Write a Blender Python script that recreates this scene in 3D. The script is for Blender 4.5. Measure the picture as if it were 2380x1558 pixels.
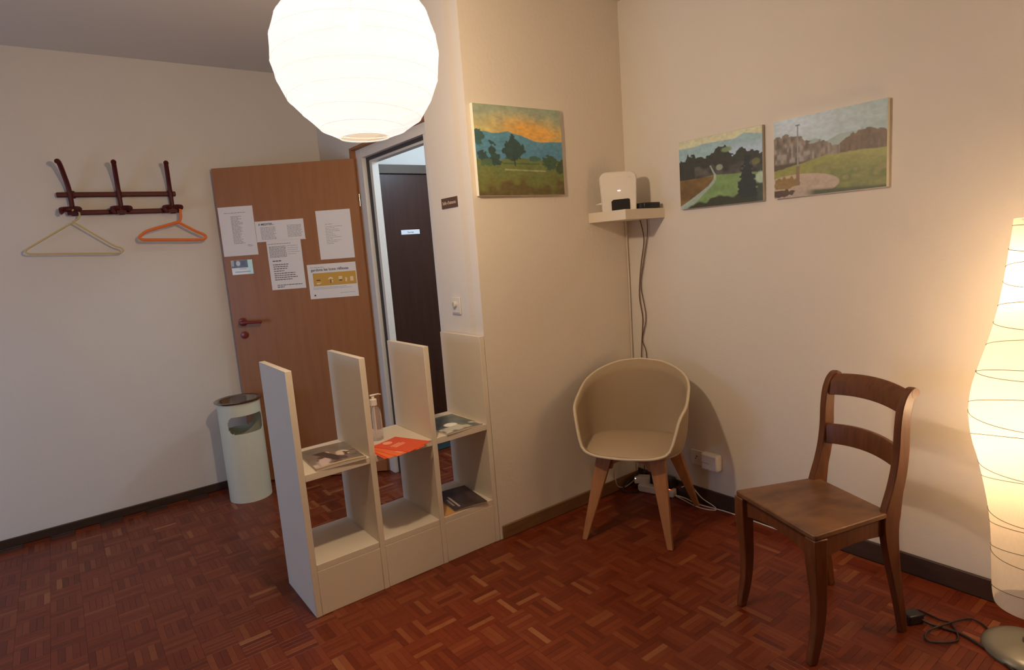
import bpy, bmesh, math, random
import numpy as np
from mathutils import Vector, Matrix
random.seed(7)
PI = math.pi
sc = bpy.context.scene
for o in list(bpy.data.objects):
    bpy.data.objects.remove(o)

# ---------------------------------------------------------------- camera
F_PX = 1419.75
RW = ((0.794762, -0.146841, 0.588890), (-0.602336, -0.071782, 0.795009), (-0.074468, -0.986552, -0.145497))
cam = bpy.data.cameras.new('camera'); cam.sensor_width = 36.0; cam.lens = F_PX / 2380 * 36
cam.clip_start = 0.02; cam.clip_end = 60
camo = bpy.data.objects.new('camera', cam); sc.collection.objects.link(camo)
camo.matrix_world = Matrix(((RW[0][0], -RW[0][1], -RW[0][2], 0), (RW[1][0], -RW[1][1], -RW[1][2], 0),
                            (RW[2][0], -RW[2][1], -RW[2][2], 1.425), (0, 0, 0, 1)))
sc.camera = camo

# ---------------------------------------------------------------- world, lights, exposure
w = bpy.data.worlds.new('world'); sc.world = w; w.use_nodes = True
w.node_tree.nodes['Background'].inputs[0].default_value = (0.5, 0.6, 0.8, 1)
w.node_tree.nodes['Background'].inputs[1].default_value = 0.02
WARM = (1.0, 0.67, 0.38); LANTERN = (1.0, 0.73, 0.46)
def point_light(name, loc, watts, col, rad):
    l = bpy.data.lights.new(name, 'POINT'); l.energy = watts; l.color = col; l.shadow_soft_size = rad
    o = bpy.data.objects.new(name, l); sc.collection.objects.link(o); o.location = loc; return o
def area_light(name, loc, target, sx, sy, watts, col, spread=180):
    l = bpy.data.lights.new(name, 'AREA'); l.shape = 'RECTANGLE'; l.size = sx; l.size_y = sy
    l.energy = watts; l.color = col; l.spread = math.radians(spread)
    o = bpy.data.objects.new(name, l); sc.collection.objects.link(o); o.location = loc
    o.rotation_euler = (Vector(target) - Vector(loc)).to_track_quat('-Z', 'Y').to_euler(); return o
LAN = Vector((0.784, 1.697, 1.984)); LAN_R = 0.2332
FLC = Vector((2.335, 0.487, 0.0))
point_light('lantern_bulb', LAN + Vector((0, 0, 0.01)), 33.5, LANTERN, 0.04)
point_light('lower_lamp_bulb', (FLC.x, FLC.y, 0.73), 7.2, WARM, 0.03)
point_light('upper_lamp_bulb', (FLC.x, FLC.y, 1.20), 6.2, WARM, 0.03)
area_light('window_daylight', (-2.2, 3.0, 1.05), (1.0, 2.75, 0.5), 1.3, 1.1, 9.0, (0.40, 0.62, 1.0))
point_light('corridor_ceiling_light', (2.6, 2.95, 2.36), 15.5, (0.60, 0.79, 1.0), 0.11)
sc.view_settings.view_transform = 'Standard'; sc.view_settings.look = 'None'
sc.view_settings.gamma = 1.0; sc.view_settings.use_curve_mapping = False
sc.view_settings.exposure = 1.28
try:
    sc.cycles.use_denoising = True
    sc.cycles.max_bounces = 10; sc.cycles.diffuse_bounces = 6; sc.cycles.transparent_max_bounces = 12
    sc.cycles.sample_clamp_indirect = 6.0
except Exception: pass

# ---------------------------------------------------------------- helpers
class MB:
    def __init__(s): s.v = []; s.f = []
    def add(s, vs, fs):
        n = len(s.v); s.v += [tuple(v) for v in vs]; s.f += [tuple(i + n for i in f) for f in fs]; return s
    def box(s, a, b, M=None):
        x0, y0, z0 = a; x1, y1, z1 = b
        vs = [(x0, y0, z0), (x1, y0, z0), (x1, y1, z0), (x0, y1, z0), (x0, y0, z1), (x1, y0, z1), (x1, y1, z1), (x0, y1, z1)]
        if M: vs = [M @ Vector(v) for v in vs]
        return s.add(vs, [(0, 3, 2, 1), (4, 5, 6, 7), (0, 1, 5, 4), (1, 2, 6, 5), (2, 3, 7, 6), (3, 0, 4, 7)])
    def prism(s, poly, z0, z1, fn=None):            # polygon (counter-clockwise) extruded; fn maps (a, b, h) to a point
        n = len(poly); fn = fn or (lambda a, b, h: (a, b, h))
        vs = [fn(a, b, z0) for a, b in poly] + [fn(a, b, z1) for a, b in poly]
        return s.add(vs, [tuple(reversed(range(n))), tuple(range(n, 2 * n))] + [(i, (i + 1) % n, n + (i + 1) % n, n + i) for i in range(n)])
    def loft(s, rings, closed=True, caps=True, loop=False):
        n = len(rings[0]); vs = [p for r in rings for p in r]; fs = []
        m = len(rings)
        for i in range(m if loop else m - 1):
            for j in range(n if closed else n - 1):
                a = i * n + j; b = i * n + (j + 1) % n; c = ((i + 1) % m) * n + (j + 1) % n; d = ((i + 1) % m) * n + j
                fs.append((a, b, c, d))
        if caps and not loop: fs += [tuple(reversed(range(n))), tuple(range((m - 1) * n, m * n))]
        return s.add(vs, fs)
    def lathe(s, prof, c=(0, 0, 0), seg=32, caps=True):
        rings = [[(c[0] + r * math.cos(2 * PI * j / seg), c[1] + r * math.sin(2 * PI * j / seg), c[2] + z) for j in range(seg)] for r, z in prof]
        return s.loft(rings, True, caps)
    def tube(s, pts, rad, seg=8, caps=True, loop=False, flat=1.0):
        P = [Vector(p) for p in pts]; n = len(P)
        R = rad if isinstance(rad, (list, tuple)) else [rad] * n
        T = []
        for i in range(n):
            a = P[(i - 1) % n] if (loop or i > 0) else P[i]; b = P[(i + 1) % n] if (loop or i < n - 1) else P[i]
            T.append((b - a).normalized())
        up = Vector((0, 0, 1)) if abs(T[0].z) < 0.9 else Vector((1, 0, 0))
        N = (up - T[0] * up.dot(T[0])).normalized(); rings = []
        for i in range(n):
            N = (N - T[i] * N.dot(T[i])).normalized(); B = T[i].cross(N)
            rings.append([P[i] + (N * math.cos(2 * PI * j / seg) * flat + B * math.sin(2 * PI * j / seg)) * R[i] for j in range(seg)])
        return s.loft(rings, True, caps, loop)
def smooth_path(pts, k=6, loop=False):
    P = [Vector(p) for p in pts]; n = len(P); out = []
    for i in range(n if loop else n - 1):
        p0 = P[(i - 1) % n] if (loop or i > 0) else P[i]; p1 = P[i]; p2 = P[(i + 1) % n]
        p3 = P[(i + 2) % n] if (loop or i + 2 < n) else p2
        for j in range(k):
            t = j / k
            out.append(0.5 * ((2 * p1) + (p2 - p0) * t + (2 * p0 - 5 * p1 + 4 * p2 - p3) * t * t + (3 * p1 - p0 - 3 * p2 + p3) * t ** 3))
    if not loop: out.append(P[-1])
    return out
def mesh_of(name, mb, m, smooth=True, ang=35):
    me = bpy.data.meshes.new(name); me.from_pydata([tuple(v) for v in mb.v], [], mb.f)
    bm = bmesh.new(); bm.from_mesh(me); bmesh.ops.recalc_face_normals(bm, faces=bm.faces); bm.to_mesh(me); bm.free()
    if m: me.materials.append(m)
    if smooth:
        for p in me.polygons: p.use_smooth = True
        me.set_sharp_from_angle(angle=math.radians(ang))
    me.update(); return me
def root_mat(r):
    return Matrix.Translation(r.location) @ r.rotation_euler.to_matrix().to_4x4()
def link(o, parent=None, world=False):
    sc.collection.objects.link(o)
    if parent is not None:
        o.parent = parent
        if world:
            M = Matrix.Identity(4); q = parent
            while q is not None:
                M = (root_mat(q) if q.type == 'EMPTY' or q.parent is None else q.matrix_parent_inverse @ Matrix.Identity(4)) @ M if q.type == 'EMPTY' or q.parent is None else M
                q = q.parent
            o.matrix_parent_inverse = M.inverted()
    return o
def obj(name, mb, m, parent=None, world=False, smooth=True, bevel=0, seg=2, ang=35):
    me = mb if isinstance(mb, bpy.types.Mesh) else mesh_of(name, mb, m, smooth, ang)
    o = bpy.data.objects.new(name, me); link(o, parent, world)
    if bevel:
        b = o.modifiers.new('bevel', 'BEVEL'); b.width = bevel; b.segments = seg; b.limit_method = 'ANGLE'; b.angle_limit = math.radians(40)
    return o
def tag(o, label, cat, group=None):
    o['label'] = label; o['category'] = cat
    if group: o['group'] = group
    return o
def thing(name, label, cat, loc=(0, 0, 0), rotz=0.0, group=None):
    o = bpy.data.objects.new(name, None); o.empty_display_size = 0.05; sc.collection.objects.link(o)
    o.location = loc; o.rotation_euler = (0, 0, rotz); return tag(o, label, cat, group)
def struct(name, mb, m, parent=None, label=None, **k):
    o = obj(name, mb, m, parent, **k)
    if parent is None: o['kind'] = 'structure'
    if label: o['label'] = label; 
    return o

# ---------------------------------------------------------------- materials
def lin(c):
    return tuple((x / 255 / 12.92) if x / 255 <= 0.04045 else ((x / 255 + 0.055) / 1.055) ** 2.4 for x in c)
def mat(name, col, rough=0.6, metal=0.0, spec=0.5, noise=0.0, nscale=20.0, bump=0.0, bscale=120.0, stretch=None, col2=None, coat=0.0, emit=None, es=0.0):
    m = bpy.data.materials.new(name); m.use_nodes = True; nt = m.node_tree; N = nt.nodes; L = nt.links
    b = N['Principled BSDF']; b.inputs['Base Color'].default_value = (*col, 1); b.inputs['Roughness'].default_value = rough
    b.inputs['Metallic'].default_value = metal; b.inputs['Specular IOR Level'].default_value = spec; b.inputs['Coat Weight'].default_value = coat
    if emit: b.inputs['Emission Color'].default_value = (*emit, 1); b.inputs['Emission Strength'].default_value = es
    tc = N.new('ShaderNodeTexCoord'); mp = N.new('ShaderNodeMapping'); L.new(tc.outputs['Object'], mp.inputs[0])
    if stretch: mp.inputs['Scale'].default_value = stretch
    if noise or col2:
        n = N.new('ShaderNodeTexNoise'); n.inputs['Scale'].default_value = nscale; n.inputs['Detail'].default_value = 5
        L.new(mp.outputs[0], n.inputs['Vector'])
        r = N.new('ShaderNodeValToRGB'); L.new(n.outputs['Fac'], r.inputs[0])
        c2 = col2 or tuple(x * (1 - noise) for x in col)
        r.color_ramp.elements[0].position = 0.3; r.color_ramp.elements[1].position = 0.7
        r.color_ramp.elements[0].color = (*c2, 1); r.color_ramp.elements[1].color = (*col, 1)
        L.new(r.outputs[0], b.inputs['Base Color'])
    if bump:
        n2 = N.new('ShaderNodeTexNoise'); n2.inputs['Scale'].default_value = bscale; n2.inputs['Detail'].default_value = 3
        L.new(tc.outputs['Object'], n2.inputs['Vector'])
        bp = N.new('ShaderNodeBump'); bp.inputs['Strength'].default_value = bump; bp.inputs['Distance'].default_value = 0.002
        L.new(n2.outputs['Fac'], bp.inputs['Height']); L.new(bp.outputs[0], b.inputs['Normal'])
    return m
def paper_shade(name, col, through, dfw, dcol=None):
    m = bpy.data.materials.new(name); m.use_nodes = True; nt = m.node_tree; N = nt.nodes; L = nt.links
    N.remove(N['Principled BSDF']); out = N['Material Output']
    tr = N.new('ShaderNodeBsdfTransparent'); tl = N.new('ShaderNodeBsdfTranslucent'); df = N.new('ShaderNodeBsdfDiffuse')
    nz = N.new('ShaderNodeTexNoise'); nz.inputs['Scale'].default_value = 60; nz.inputs['Detail'].default_value = 6
    rp = N.new('ShaderNodeValToRGB'); L.new(nz.outputs['Fac'], rp.inputs[0])
    rp.color_ramp.elements[0].color = (*[c * 0.88 for c in col], 1); rp.color_ramp.elements[1].color = (*col, 1)
    L.new(rp.outputs[0], tl.inputs[0])
    if dcol: df.inputs[0].default_value = (*dcol, 1)
    else: L.new(rp.outputs[0], df.inputs[0])
    m1 = N.new('ShaderNodeMixShader'); m1.inputs[0].default_value = dfw; L.new(tl.outputs[0], m1.inputs[1]); L.new(df.outputs[0], m1.inputs[2])
    m2 = N.new('ShaderNodeMixShader'); m2.inputs[0].default_value = 1 - through; L.new(tr.outputs[0], m2.inputs[1]); L.new(m1.outputs[0], m2.inputs[2])
    L.new(m2.outputs[0], out.inputs['Surface']); return m
def color_attr_mat(name, rough=0.6):
    m = mat(name, (0.5, 0.5, 0.5), rough); N = m.node_tree.nodes
    a = N.new('ShaderNodeVertexColor'); a.layer_name = 'paint'; m.node_tree.links.new(a.outputs[0], N['Principled BSDF'].inputs['Base Color'])
    return m
M_wall = mat('wall_paint', (0.72, 0.685, 0.635), 0.85, spec=0.2, noise=0.03, nscale=1.5, bump=0.25, bscale=90)
M_woodchip = mat('rough_wall_paint', (0.72, 0.66, 0.575), 0.85, spec=0.2, noise=0.03, nscale=2, bump=0.6, bscale=55)
M_ceil = mat('ceiling_paint', (0.68, 0.65, 0.60), 0.9, spec=0.1, noise=0.03, nscale=1.5)
M_base_dark = mat('dark_skirting_wood', (0.06, 0.032, 0.02), 0.45, noise=0.3, nscale=6, stretch=(1, 1, 8))
M_base_mid = mat('brown_skirting_wood', (0.22, 0.11, 0.045), 0.45, noise=0.3, nscale=6, stretch=(1, 1, 8))
M_door = mat('beech_veneer', (0.36, 0.16, 0.060), 0.40, nscale=4, stretch=(7, 7, 0.7), col2=(0.32, 0.13, 0.048))
M_door_edge = mat('beech_edge', (0.36, 0.15, 0.06), 0.5, noise=0.2, nscale=5, stretch=(9, 9, 0.7))
M_dark_door = mat('dark_brown_veneer', (0.055, 0.019, 0.010), 0.33, spec=0.3, nscale=5, stretch=(12, 12, 0.6), col2=(0.038, 0.012, 0.007))
M_frame_w = mat('white_frame_paint', (0.75, 0.75, 0.73), 0.4)
M_seal = mat('grey_rubber_seal', (0.05, 0.05, 0.055), 0.6)
M_shelf = mat('cream_white_board', (0.72, 0.65, 0.54), 0.5, noise=0.04, nscale=4, bump=0.1, bscale=200)
M_red_plastic = mat('burgundy_plastic', (0.085, 0.010, 0.008), 0.5, spec=0.3)
M_dark_red = mat('dark_red_plastic', (0.20, 0.022, 0.016), 0.3)
M_yellow = mat('pale_olive_plastic', (0.62, 0.50, 0.22), 0.4)
M_orange = mat('orange_plastic', (0.80, 0.20, 0.04), 0.35)
M_bin = mat('cream_enamel', (0.66, 0.68, 0.55), 0.35)
M_bin_in = mat('bin_inside', (0.40, 0.37, 0.28), 0.6)
M_chrome = mat('chrome', (0.34, 0.32, 0.30), 0.16, metal=1.0)
M_paper = mat('white_paper', (0.80, 0.79, 0.80), 0.6)
M_ink = mat('grey_print', (0.36, 0.35, 0.36), 0.7)
M_ink_dark = mat('black_print', (0.08, 0.08, 0.09), 0.7)
M_ink_blue = mat('slate_print', (0.12, 0.17, 0.24), 0.7)
M_ochre = mat('ochre_print', (0.62, 0.36, 0.06), 0.6)
M_icon = mat('pale_icon_print', (0.85, 0.68, 0.42), 0.6)
M_plate = mat('brown_sign_plate', (0.10, 0.055, 0.04), 0.4)
M_plate_txt = mat('pale_sign_lettering', (0.62, 0.52, 0.42), 0.5)
M_canvas = mat('canvas_edge', (0.82, 0.80, 0.68), 0.8, bump=0.3, bscale=600)
M_canvas_g = mat('grey_canvas_edge', (0.48, 0.45, 0.38), 0.8, bump=0.3, bscale=600)
M_paint = color_attr_mat('oil_paint', 0.45)
M_print = color_attr_mat('glossy_print', 0.3)
M_white_pl = mat('white_plastic', (0.78, 0.76, 0.72), 0.35)
M_router = mat('router_white_plastic', (0.74, 0.70, 0.64), 0.3)
M_black_pl = mat('black_plastic', (0.02, 0.018, 0.018), 0.3)
M_led = mat('white_led', (0.9, 0.8, 1), 0.4, emit=(1.0, 0.86, 0.95), es=1.2)
M_red_led = mat('red_neon', (0.9, 0.1, 0.03), 0.4, emit=(1.0, 0.12, 0.03), es=3.0)
M_cable_br = mat('brown_cable', (0.13, 0.06, 0.035), 0.5)
M_cable_w = mat('white_cable', (0.72, 0.66, 0.60), 0.45)
M_cable_bl = mat('black_cable', (0.03, 0.015, 0.012), 0.5)
M_shell = mat('beige_shell', (0.38, 0.29, 0.19), 0.75, bump=0.15, bscale=500)
M_rim = mat('pale_shell_rim', (0.62, 0.53, 0.38), 0.5)
M_pad = mat('beige_seat_pad', (0.44, 0.34, 0.23), 0.9, bump=0.3, bscale=500)
M_leg = mat('light_beech_leg', (0.40, 0.18, 0.065), 0.45, nscale=8, stretch=(6, 6, 1), col2=(0.31, 0.13, 0.045))
M_chair = mat('antique_walnut', (0.165, 0.055, 0.017), 0.36, nscale=7, stretch=(8, 8, 1.0), col2=(0.10, 0.030, 0.010))
M_seatw = mat('worn_walnut_seat', (0.21, 0.098, 0.040), 0.40, nscale=5, stretch=(3, 1.5, 4), col2=(0.09, 0.036, 0.015), bump=0.1, bscale=60)
M_lantern = paper_shade('lantern_paper', (0.150, 0.180, 0.290), 0.50, 0.70, (0.06, 0.06, 0.06))
M_shade = paper_shade('rice_paper_shade', (0.90, 0.84, 0.72), 0.27, 0.86)
M_wire = mat('shade_wire', (0.10, 0.08, 0.05), 0.6)
M_ribw = paper_shade('lantern_rib_paper', (0.25, 0.28, 0.34), 0.4, 0.5, (0.3, 0.3, 0.3))
M_lampbase = mat('grey_metal_base', (0.13, 0.125, 0.105), 0.35, metal=0.2)
M_teal = mat('teal_doormat', (0.010, 0.026, 0.03), 0.9)
M_flyer = mat('red_orange_flyer', (0.75, 0.085, 0.025), 0.4)
M_flyer2 = mat('orange_flyer', (0.85, 0.16, 0.03), 0.4)
M_flyer_t = mat('pink_flyer_print', (0.95, 0.42, 0.25), 0.5)
M_gel = bpy.data.materials.new('clear_gel_bottle'); M_gel.use_nodes = True
_b = M_gel.node_tree.nodes['Principled BSDF']; _b.inputs['Transmission Weight'].default_value = 0.82; _b.inputs['IOR'].default_value = 1.25
_b.inputs['Roughness'].default_value = 0.08; _b.inputs['Base Color'].default_value = (0.95, 0.92, 0.92, 1)

# parquet: mosaic colour of each finger from its place in the basket weave
G0X, G0Y, GM, NF = 1.416, 1.823, 0.116, 5
M_parq = mat('mosaic_parquet', (0.3, 0.1, 0.04), 0.33, spec=0.3)
nt = M_parq.node_tree; N = nt.nodes; L = nt.links; bs = N['Principled BSDF']
def mth(op, a, b=None, c=None):
    n = N.new('ShaderNodeMath'); n.operation = op
    for i, x in enumerate((a, b, c)):
        if x is None: continue
        if isinstance(x, (int, float)): n.inputs[i].default_value = x
        else: L.new(x, n.inputs[i])
    return n.outputs[0]
geo = N.new('ShaderNodeNewGeometry'); sep = N.new('ShaderNodeSeparateXYZ'); L.new(geo.outputs['Position'], sep.inputs[0])
gx = mth('DIVIDE', mth('SUBTRACT', sep.outputs[0], G0X - 100 * GM), GM); gy = mth('DIVIDE', mth('SUBTRACT', sep.outputs[1], G0Y - 100 * GM), GM)
ix = mth('FLOOR', gx); iy = mth('FLOOR', gy); fx = mth('SUBTRACT', gx, ix); fy = mth('SUBTRACT', gy, iy)
par = mth('MODULO', mth('ADD', ix, iy), 2.0)           # 0: fingers run along y, 1: along x
across = mth('ADD', mth('MULTIPLY', fx, mth('SUBTRACT', 1.0, par)), mth('MULTIPLY', fy, par))
kk = mth('FLOOR', mth('MULTIPLY', across, float(NF)))
cmb = N.new('ShaderNodeCombineXYZ'); L.new(ix, cmb.inputs[0]); L.new(iy, cmb.inputs[1]); L.new(kk, cmb.inputs[2])
wn = N.new('ShaderNodeTexWhiteNoise'); wn.noise_dimensions = '3D'; L.new(cmb.outputs[0], wn.inputs['Vector'])
rp = N.new('ShaderNodeValToRGB'); L.new(wn.outputs['Value'], rp.inputs[0]); cr = rp.color_ramp; cr.interpolation = 'LINEAR'
PAL = [(0.0, (0.130, 0.020, 0.006)), (0.25, (0.165, 0.028, 0.008)), (0.6, (0.188, 0.034, 0.010)), (0.88, (0.212, 0.045, 0.014)), (0.97, (0.24, 0.065, 0.021)), (1.0, (0.32, 0.12, 0.046))]
while len(cr.elements) < len(PAL): cr.elements.new(0.5)
for e, (p, c) in zip(cr.elements, PAL): e.position = p; e.color = (*c, 1)
gn = N.new('ShaderNodeTexNoise'); gn.inputs['Scale'].default_value = 35; gn.inputs['Detail'].default_value = 4
gm = N.new('ShaderNodeMapping'); L.new(geo.outputs['Position'], gm.inputs[0]); L.new(gm.outputs[0], gn.inputs['Vector'])
mx = N.new('ShaderNodeMix'); mx.data_type = 'RGBA'; mx.blend_type = 'MULTIPLY'; mx.inputs['Factor'].default_value = 0.5
gr = N.new('ShaderNodeValToRGB'); L.new(gn.outputs['Fac'], gr.inputs[0]); gr.color_ramp.elements[0].color = (0.55, 0.5, 0.5, 1); gr.color_ramp.elements[0].position = 0.3
L.new(rp.outputs[0], mx.inputs['A']); L.new(gr.outputs[0], mx.inputs['B']); L.new(mx.outputs['Result'], bs.inputs['Base Color'])
rr = N.new('ShaderNodeMapRange'); rr.inputs['To Min'].default_value = 0.28; rr.inputs['To Max'].default_value = 0.42; L.new(gn.outputs['Fac'], rr.inputs['Value']); L.new(rr.outputs[0], bs.inputs['Roughness'])
M_slab = mat('floor_bed', (0.07, 0.022, 0.010), 0.8)

# ---------------------------------------------------------------- text and print
def lettering(name, s, size, m, parent, x, z, y=-0.0012, align='LEFT', bold=0.0, sx=1.0, kind=None):
    cu = bpy.data.curves.new(name, 'FONT'); cu.body = s; cu.size = size; cu.extrude = 0.0002; cu.offset = bold; cu.align_x = align
    t = bpy.data.objects.new(name + '_tmp', cu); sc.collection.objects.link(t); bpy.context.view_layer.update()
    me = bpy.data.meshes.new_from_object(t.evaluated_get(bpy.context.evaluated_depsgraph_get()))
    bpy.data.objects.remove(t); me.materials.clear(); me.materials.append(m); me.name = name
    me.transform(Matrix.Translation((x, y, z)) @ Matrix.Rotation(PI / 2, 4, 'X') @ Matrix.Diagonal((sx, 1, 1, 1)))
    return obj(name, me, None, parent)
def text_rows(mb, x0, x1, z0, z1, n, h, y=-0.0013, ragged=0.3, seed=1):
    r = random.Random(seed)
    for i in range(n):
        z = z1 - (z1 - z0) * i / max(1, n - 1); x = x0; end = x1 - (x1 - x0) * ragged * r.random()
        while x < end - 0.003:
            wl = min(r.uniform(0.006, 0.02), end - x); mb.box((x, y, z - h / 2), (x + wl, y + 0.0003, z + h / 2)); x += wl + 0.0028
    return mb
def vnoise(u, v, s, seed):
    r = np.random.RandomState(seed); g = r.rand(int(s) + 3, int(s) + 3)
    x = np.clip(u, 0, 1) * s; y = np.clip(v, 0, 1) * s; i = x.astype(int); j = y.astype(int); a = x - i; b = y - j
    a = a * a * (3 - 2 * a); b = b * b * (3 - 2 * b)
    return (g[j, i] * (1 - a) + g[j, i + 1] * a) * (1 - b) + (g[j + 1, i] * (1 - a) + g[j + 1, i + 1] * a) * b
def painted_sheet(name, x0, x1, zt, zb, y, nx, nz, fn, m, parent, flat=False, h=None, world=False):
    """grid of coloured points; flat=True lays it horizontally (z is then the second in-plane axis)"""
    U, V = np.meshgrid(np.linspace(0, 1, nx), np.linspace(0, 1, nz)); col = np.clip(fn(U, V), 0, 1)
    me = bpy.data.meshes.new(name)
    if flat: vs = [(x0 + (x1 - x0) * u, zt + (zb - zt) * v, y + (h(u, v) if h else 0)) for u, v in zip(U.ravel(), V.ravel())]
    else: vs = [(x0 + (x1 - x0) * u, y, zt + (zb - zt) * v) for u, v in zip(U.ravel(), V.ravel())]
    fs = [(j * nx + i, (j + 1) * nx + i, (j + 1) * nx + i + 1, j * nx + i + 1) for j in range(nz - 1) for i in range(nx - 1)]
    me.from_pydata(vs, [], fs); ca = me.color_attributes.new('paint', 'FLOAT_COLOR', 'POINT')
    rgba = np.ones((nx * nz, 4), np.float32); rgba[:, :3] = col.reshape(-1, 3); ca.data.foreach_set('color', rgba.ravel())
    me.materials.append(m)
    for p in me.polygons: p.use_smooth = True
    me.update(); return obj(name, me, None, parent)
def A(rgb, ref=(170, 140, 112), k=0.66): return np.array([min(1, k * a / b) for a, b in zip(lin(rgb), lin(ref))])
def put(col, mask, c):
    mask = np.clip(mask, 0, 1)[..., None]; return col * (1 - mask) + np.asarray(c) * mask
def sm(x, a, b): return np.clip((x - a) / (b - a), 0, 1)

# ---------------------------------------------------------------- room shell
YA, XB, XC, YC, ZC = 2.346, 2.588, 1.575, 4.219, 2.645
XL, YB, XE = -2.3, -2.2, 3.85
def wx(y): return XC + (y - YA) * 0.0133             # the doorway wall stands a little out of square
fl = MB().box((XL - .1, YB - .1, -0.12), (XE + .1, YC + .1, -0.006))
floor = struct('floor', fl, M_slab, smooth=False)
floor['label'] = 'reddish brown mosaic parquet floor in basket weave'
# parquet fingers
R3 = np.array(RW)
def to_px(P):
    c = R3.T @ (np.array(P) - np.array((0, 0, 1.425)))
    if c[2] < 0.1: return None
    return 1190 + F_PX * c[0] / c[2], 779 + F_PX * c[1] / c[2], float(np.linalg.norm(np.array(P) - np.array((0, 0, 1.425))))
g = 0.0002; fw = GM / NF
def finger(mb, x0, x1, y0, y1, dz=0.0):
    b = 0.0005; z0, z1, z2 = -0.006, -0.0004 + dz, dz
    vs = [(x0, y0, z0), (x1, y0, z0), (x1, y1, z0), (x0, y1, z0), (x0, y0, z1), (x1, y0, z1), (x1, y1, z1), (x0, y1, z1),
          (x0 + b, y0 + b, z2), (x1 - b, y0 + b, z2), (x1 - b, y1 - b, z2), (x0 + b, y1 - b, z2)]
    fs = [(8, 9, 10, 11)] + [(i, (i + 1) % 4, 4 + (i + 1) % 4, 4 + i) for i in range(4)] + [(4 + i, 4 + (i + 1) % 4, 8 + (i + 1) % 4, 8 + i) for i in range(4)]
    mb.add(vs, fs)
cells = []
rf = random.Random(3)
for ix_ in range(int((XL - G0X) / GM) - 1, int((XE - G0X) / GM) + 1):
    for iy_ in range(int((YB - G0Y) / GM) - 1, int((YC - G0Y) / GM) + 2):
        x = G0X + ix_ * GM; y = G0Y + iy_ * GM
        if x + GM < XL or y + GM < YB or x > XE or y > YC: continue
        if x > XB and y + GM < YA + 0.1: continue
        alongy = (ix_ + iy_) % 2 == 0
        for k in range(NF):
            if alongy: r_ = (x + k * fw + g, x + (k + 1) * fw - g, y + g, y + GM - g)
            else: r_ = (x + g, x + GM - g, y + k * fw + g, y + (k + 1) * fw - g)
            if r_[0] < XL or r_[1] > XE or r_[2] < YB or r_[3] > YC - 0.005: continue
            cx_, cy_ = (r_[0] + r_[1]) / 2, (r_[2] + r_[3]) / 2
            if cx_ > XB - 0.01 and cy_ < YA + 0.12: continue
            p = to_px((cx_, cy_, 0)); d = 99
            if p and 15 < p[0] < 2365 and 0 < p[1] < 1545: d = p[2]
            cells.append((d, alongy, r_))
cells.sort(key=lambda c: c[0])
fy_me = MB(); finger(fy_me, -fw / 2 + g, fw / 2 - g, -GM / 2 + g, GM / 2 - g); fy_me = mesh_of('parquet_finger', fy_me, M_parq, False)
fx_me = MB(); finger(fx_me, -GM / 2 + g, GM / 2 - g, -fw / 2 + g, fw / 2 - g); fx_me = mesh_of('parquet_finger', fx_me, M_parq, False)
for d, al, r_ in cells[:300]:
    o = bpy.data.objects.new('parquet_strip', fy_me if al else fx_me); sc.collection.objects.link(o); o.parent = floor
    o.location = ((r_[0] + r_[1]) / 2, (r_[2] + r_[3]) / 2, rf.uniform(-0.0002, 0.0))
rest = MB()
for d, al, r_ in cells[300:]: finger(rest, *r_, dz=rf.uniform(-0.0003, 0.0))
o = obj('parquet_field', rest, M_parq, floor, smooth=False); o['kind'] = 'stuff'

struct('ceiling', MB().box((XL - .1, YB - .1, ZC), (XE + .1, YC + .1, ZC + .1)), M_ceil, smooth=False)
struct('wall_far', MB().box((XL - .1, YC, -0.1), (XE, YC + .12, ZC)), M_wall, smooth=False, label='white far wall with the coat rack')
struct('wall_left', MB().box((XL - .12, YB, -0.1), (XL, YC, ZC)), M_wall, smooth=False)
struct('wall_back', MB().box((XL - .12, YB - .12, -0.1), (XB + .12, YB, ZC)), M_wall, smooth=False)
struct('wall_right', MB().box((XB, YB, -0.1), (XB + .12, YA + .1, ZC)), M_wall, smooth=False, label='white right wall with two landscape paintings')
struct('wall_middle', MB().box((XC + .0008, YA, -0.1), (XB + .12, YA + .11, ZC)), M_woodchip, smooth=False, label='cream wall with the sunset painting')
struct('wall_corridor', MB().box((XE, YA, -0.1), (XE + .1, YC + .12, ZC)), M_wall, smooth=False)
struct('trim_1', MB().box((XB + .12, YA, -0.1), (XE, YA + .11, ZC)), M_wall, smooth=False, label='corridor side wall')
Y0, Y1, ZT = 2.722, 3.700, 2.087                       # doorway opening
dw = MB(); T_ = 0.13
def wseg(mb, ya, yb, za, zb, eps=0.0):
    mb.prism([(wx(ya), ya), (wx(ya) + T_, ya), (wx(yb) + T_, yb), (wx(yb), yb)], za, zb)
wseg(dw, YA + .0006, Y0, -.1, ZC); wseg(dw, Y1, YC, -.1, ZC); wseg(dw, Y0, Y1, ZT, ZC)
struct('wall_doorway', dw, M_wall, smooth=False, label='narrow white wall beside the doorway')
# skirting
def skirt(name, a, b, m, label):
    o = struct(name, MB().box(a, b), m, bevel=0.004); o['label'] = label
skirt('baseboard_middle', (XC + .014, YA - .012, 0), (XB - .012, YA - .0005, .069), M_base_mid, 'light brown skirting below the cream wall')
skirt('baseboard_right', (XB - .012, YB + .02, 0), (XB - .0005, YA - .001, .084), M_base_dark, 'dark brown skirting along the right wall')
skirt('baseboard_far', (XL + .02, YC - .012, 0), (wx(YC) - .02, YC - .0005, .050), M_base_dark, 'dark skirting along the far wall')

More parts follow.
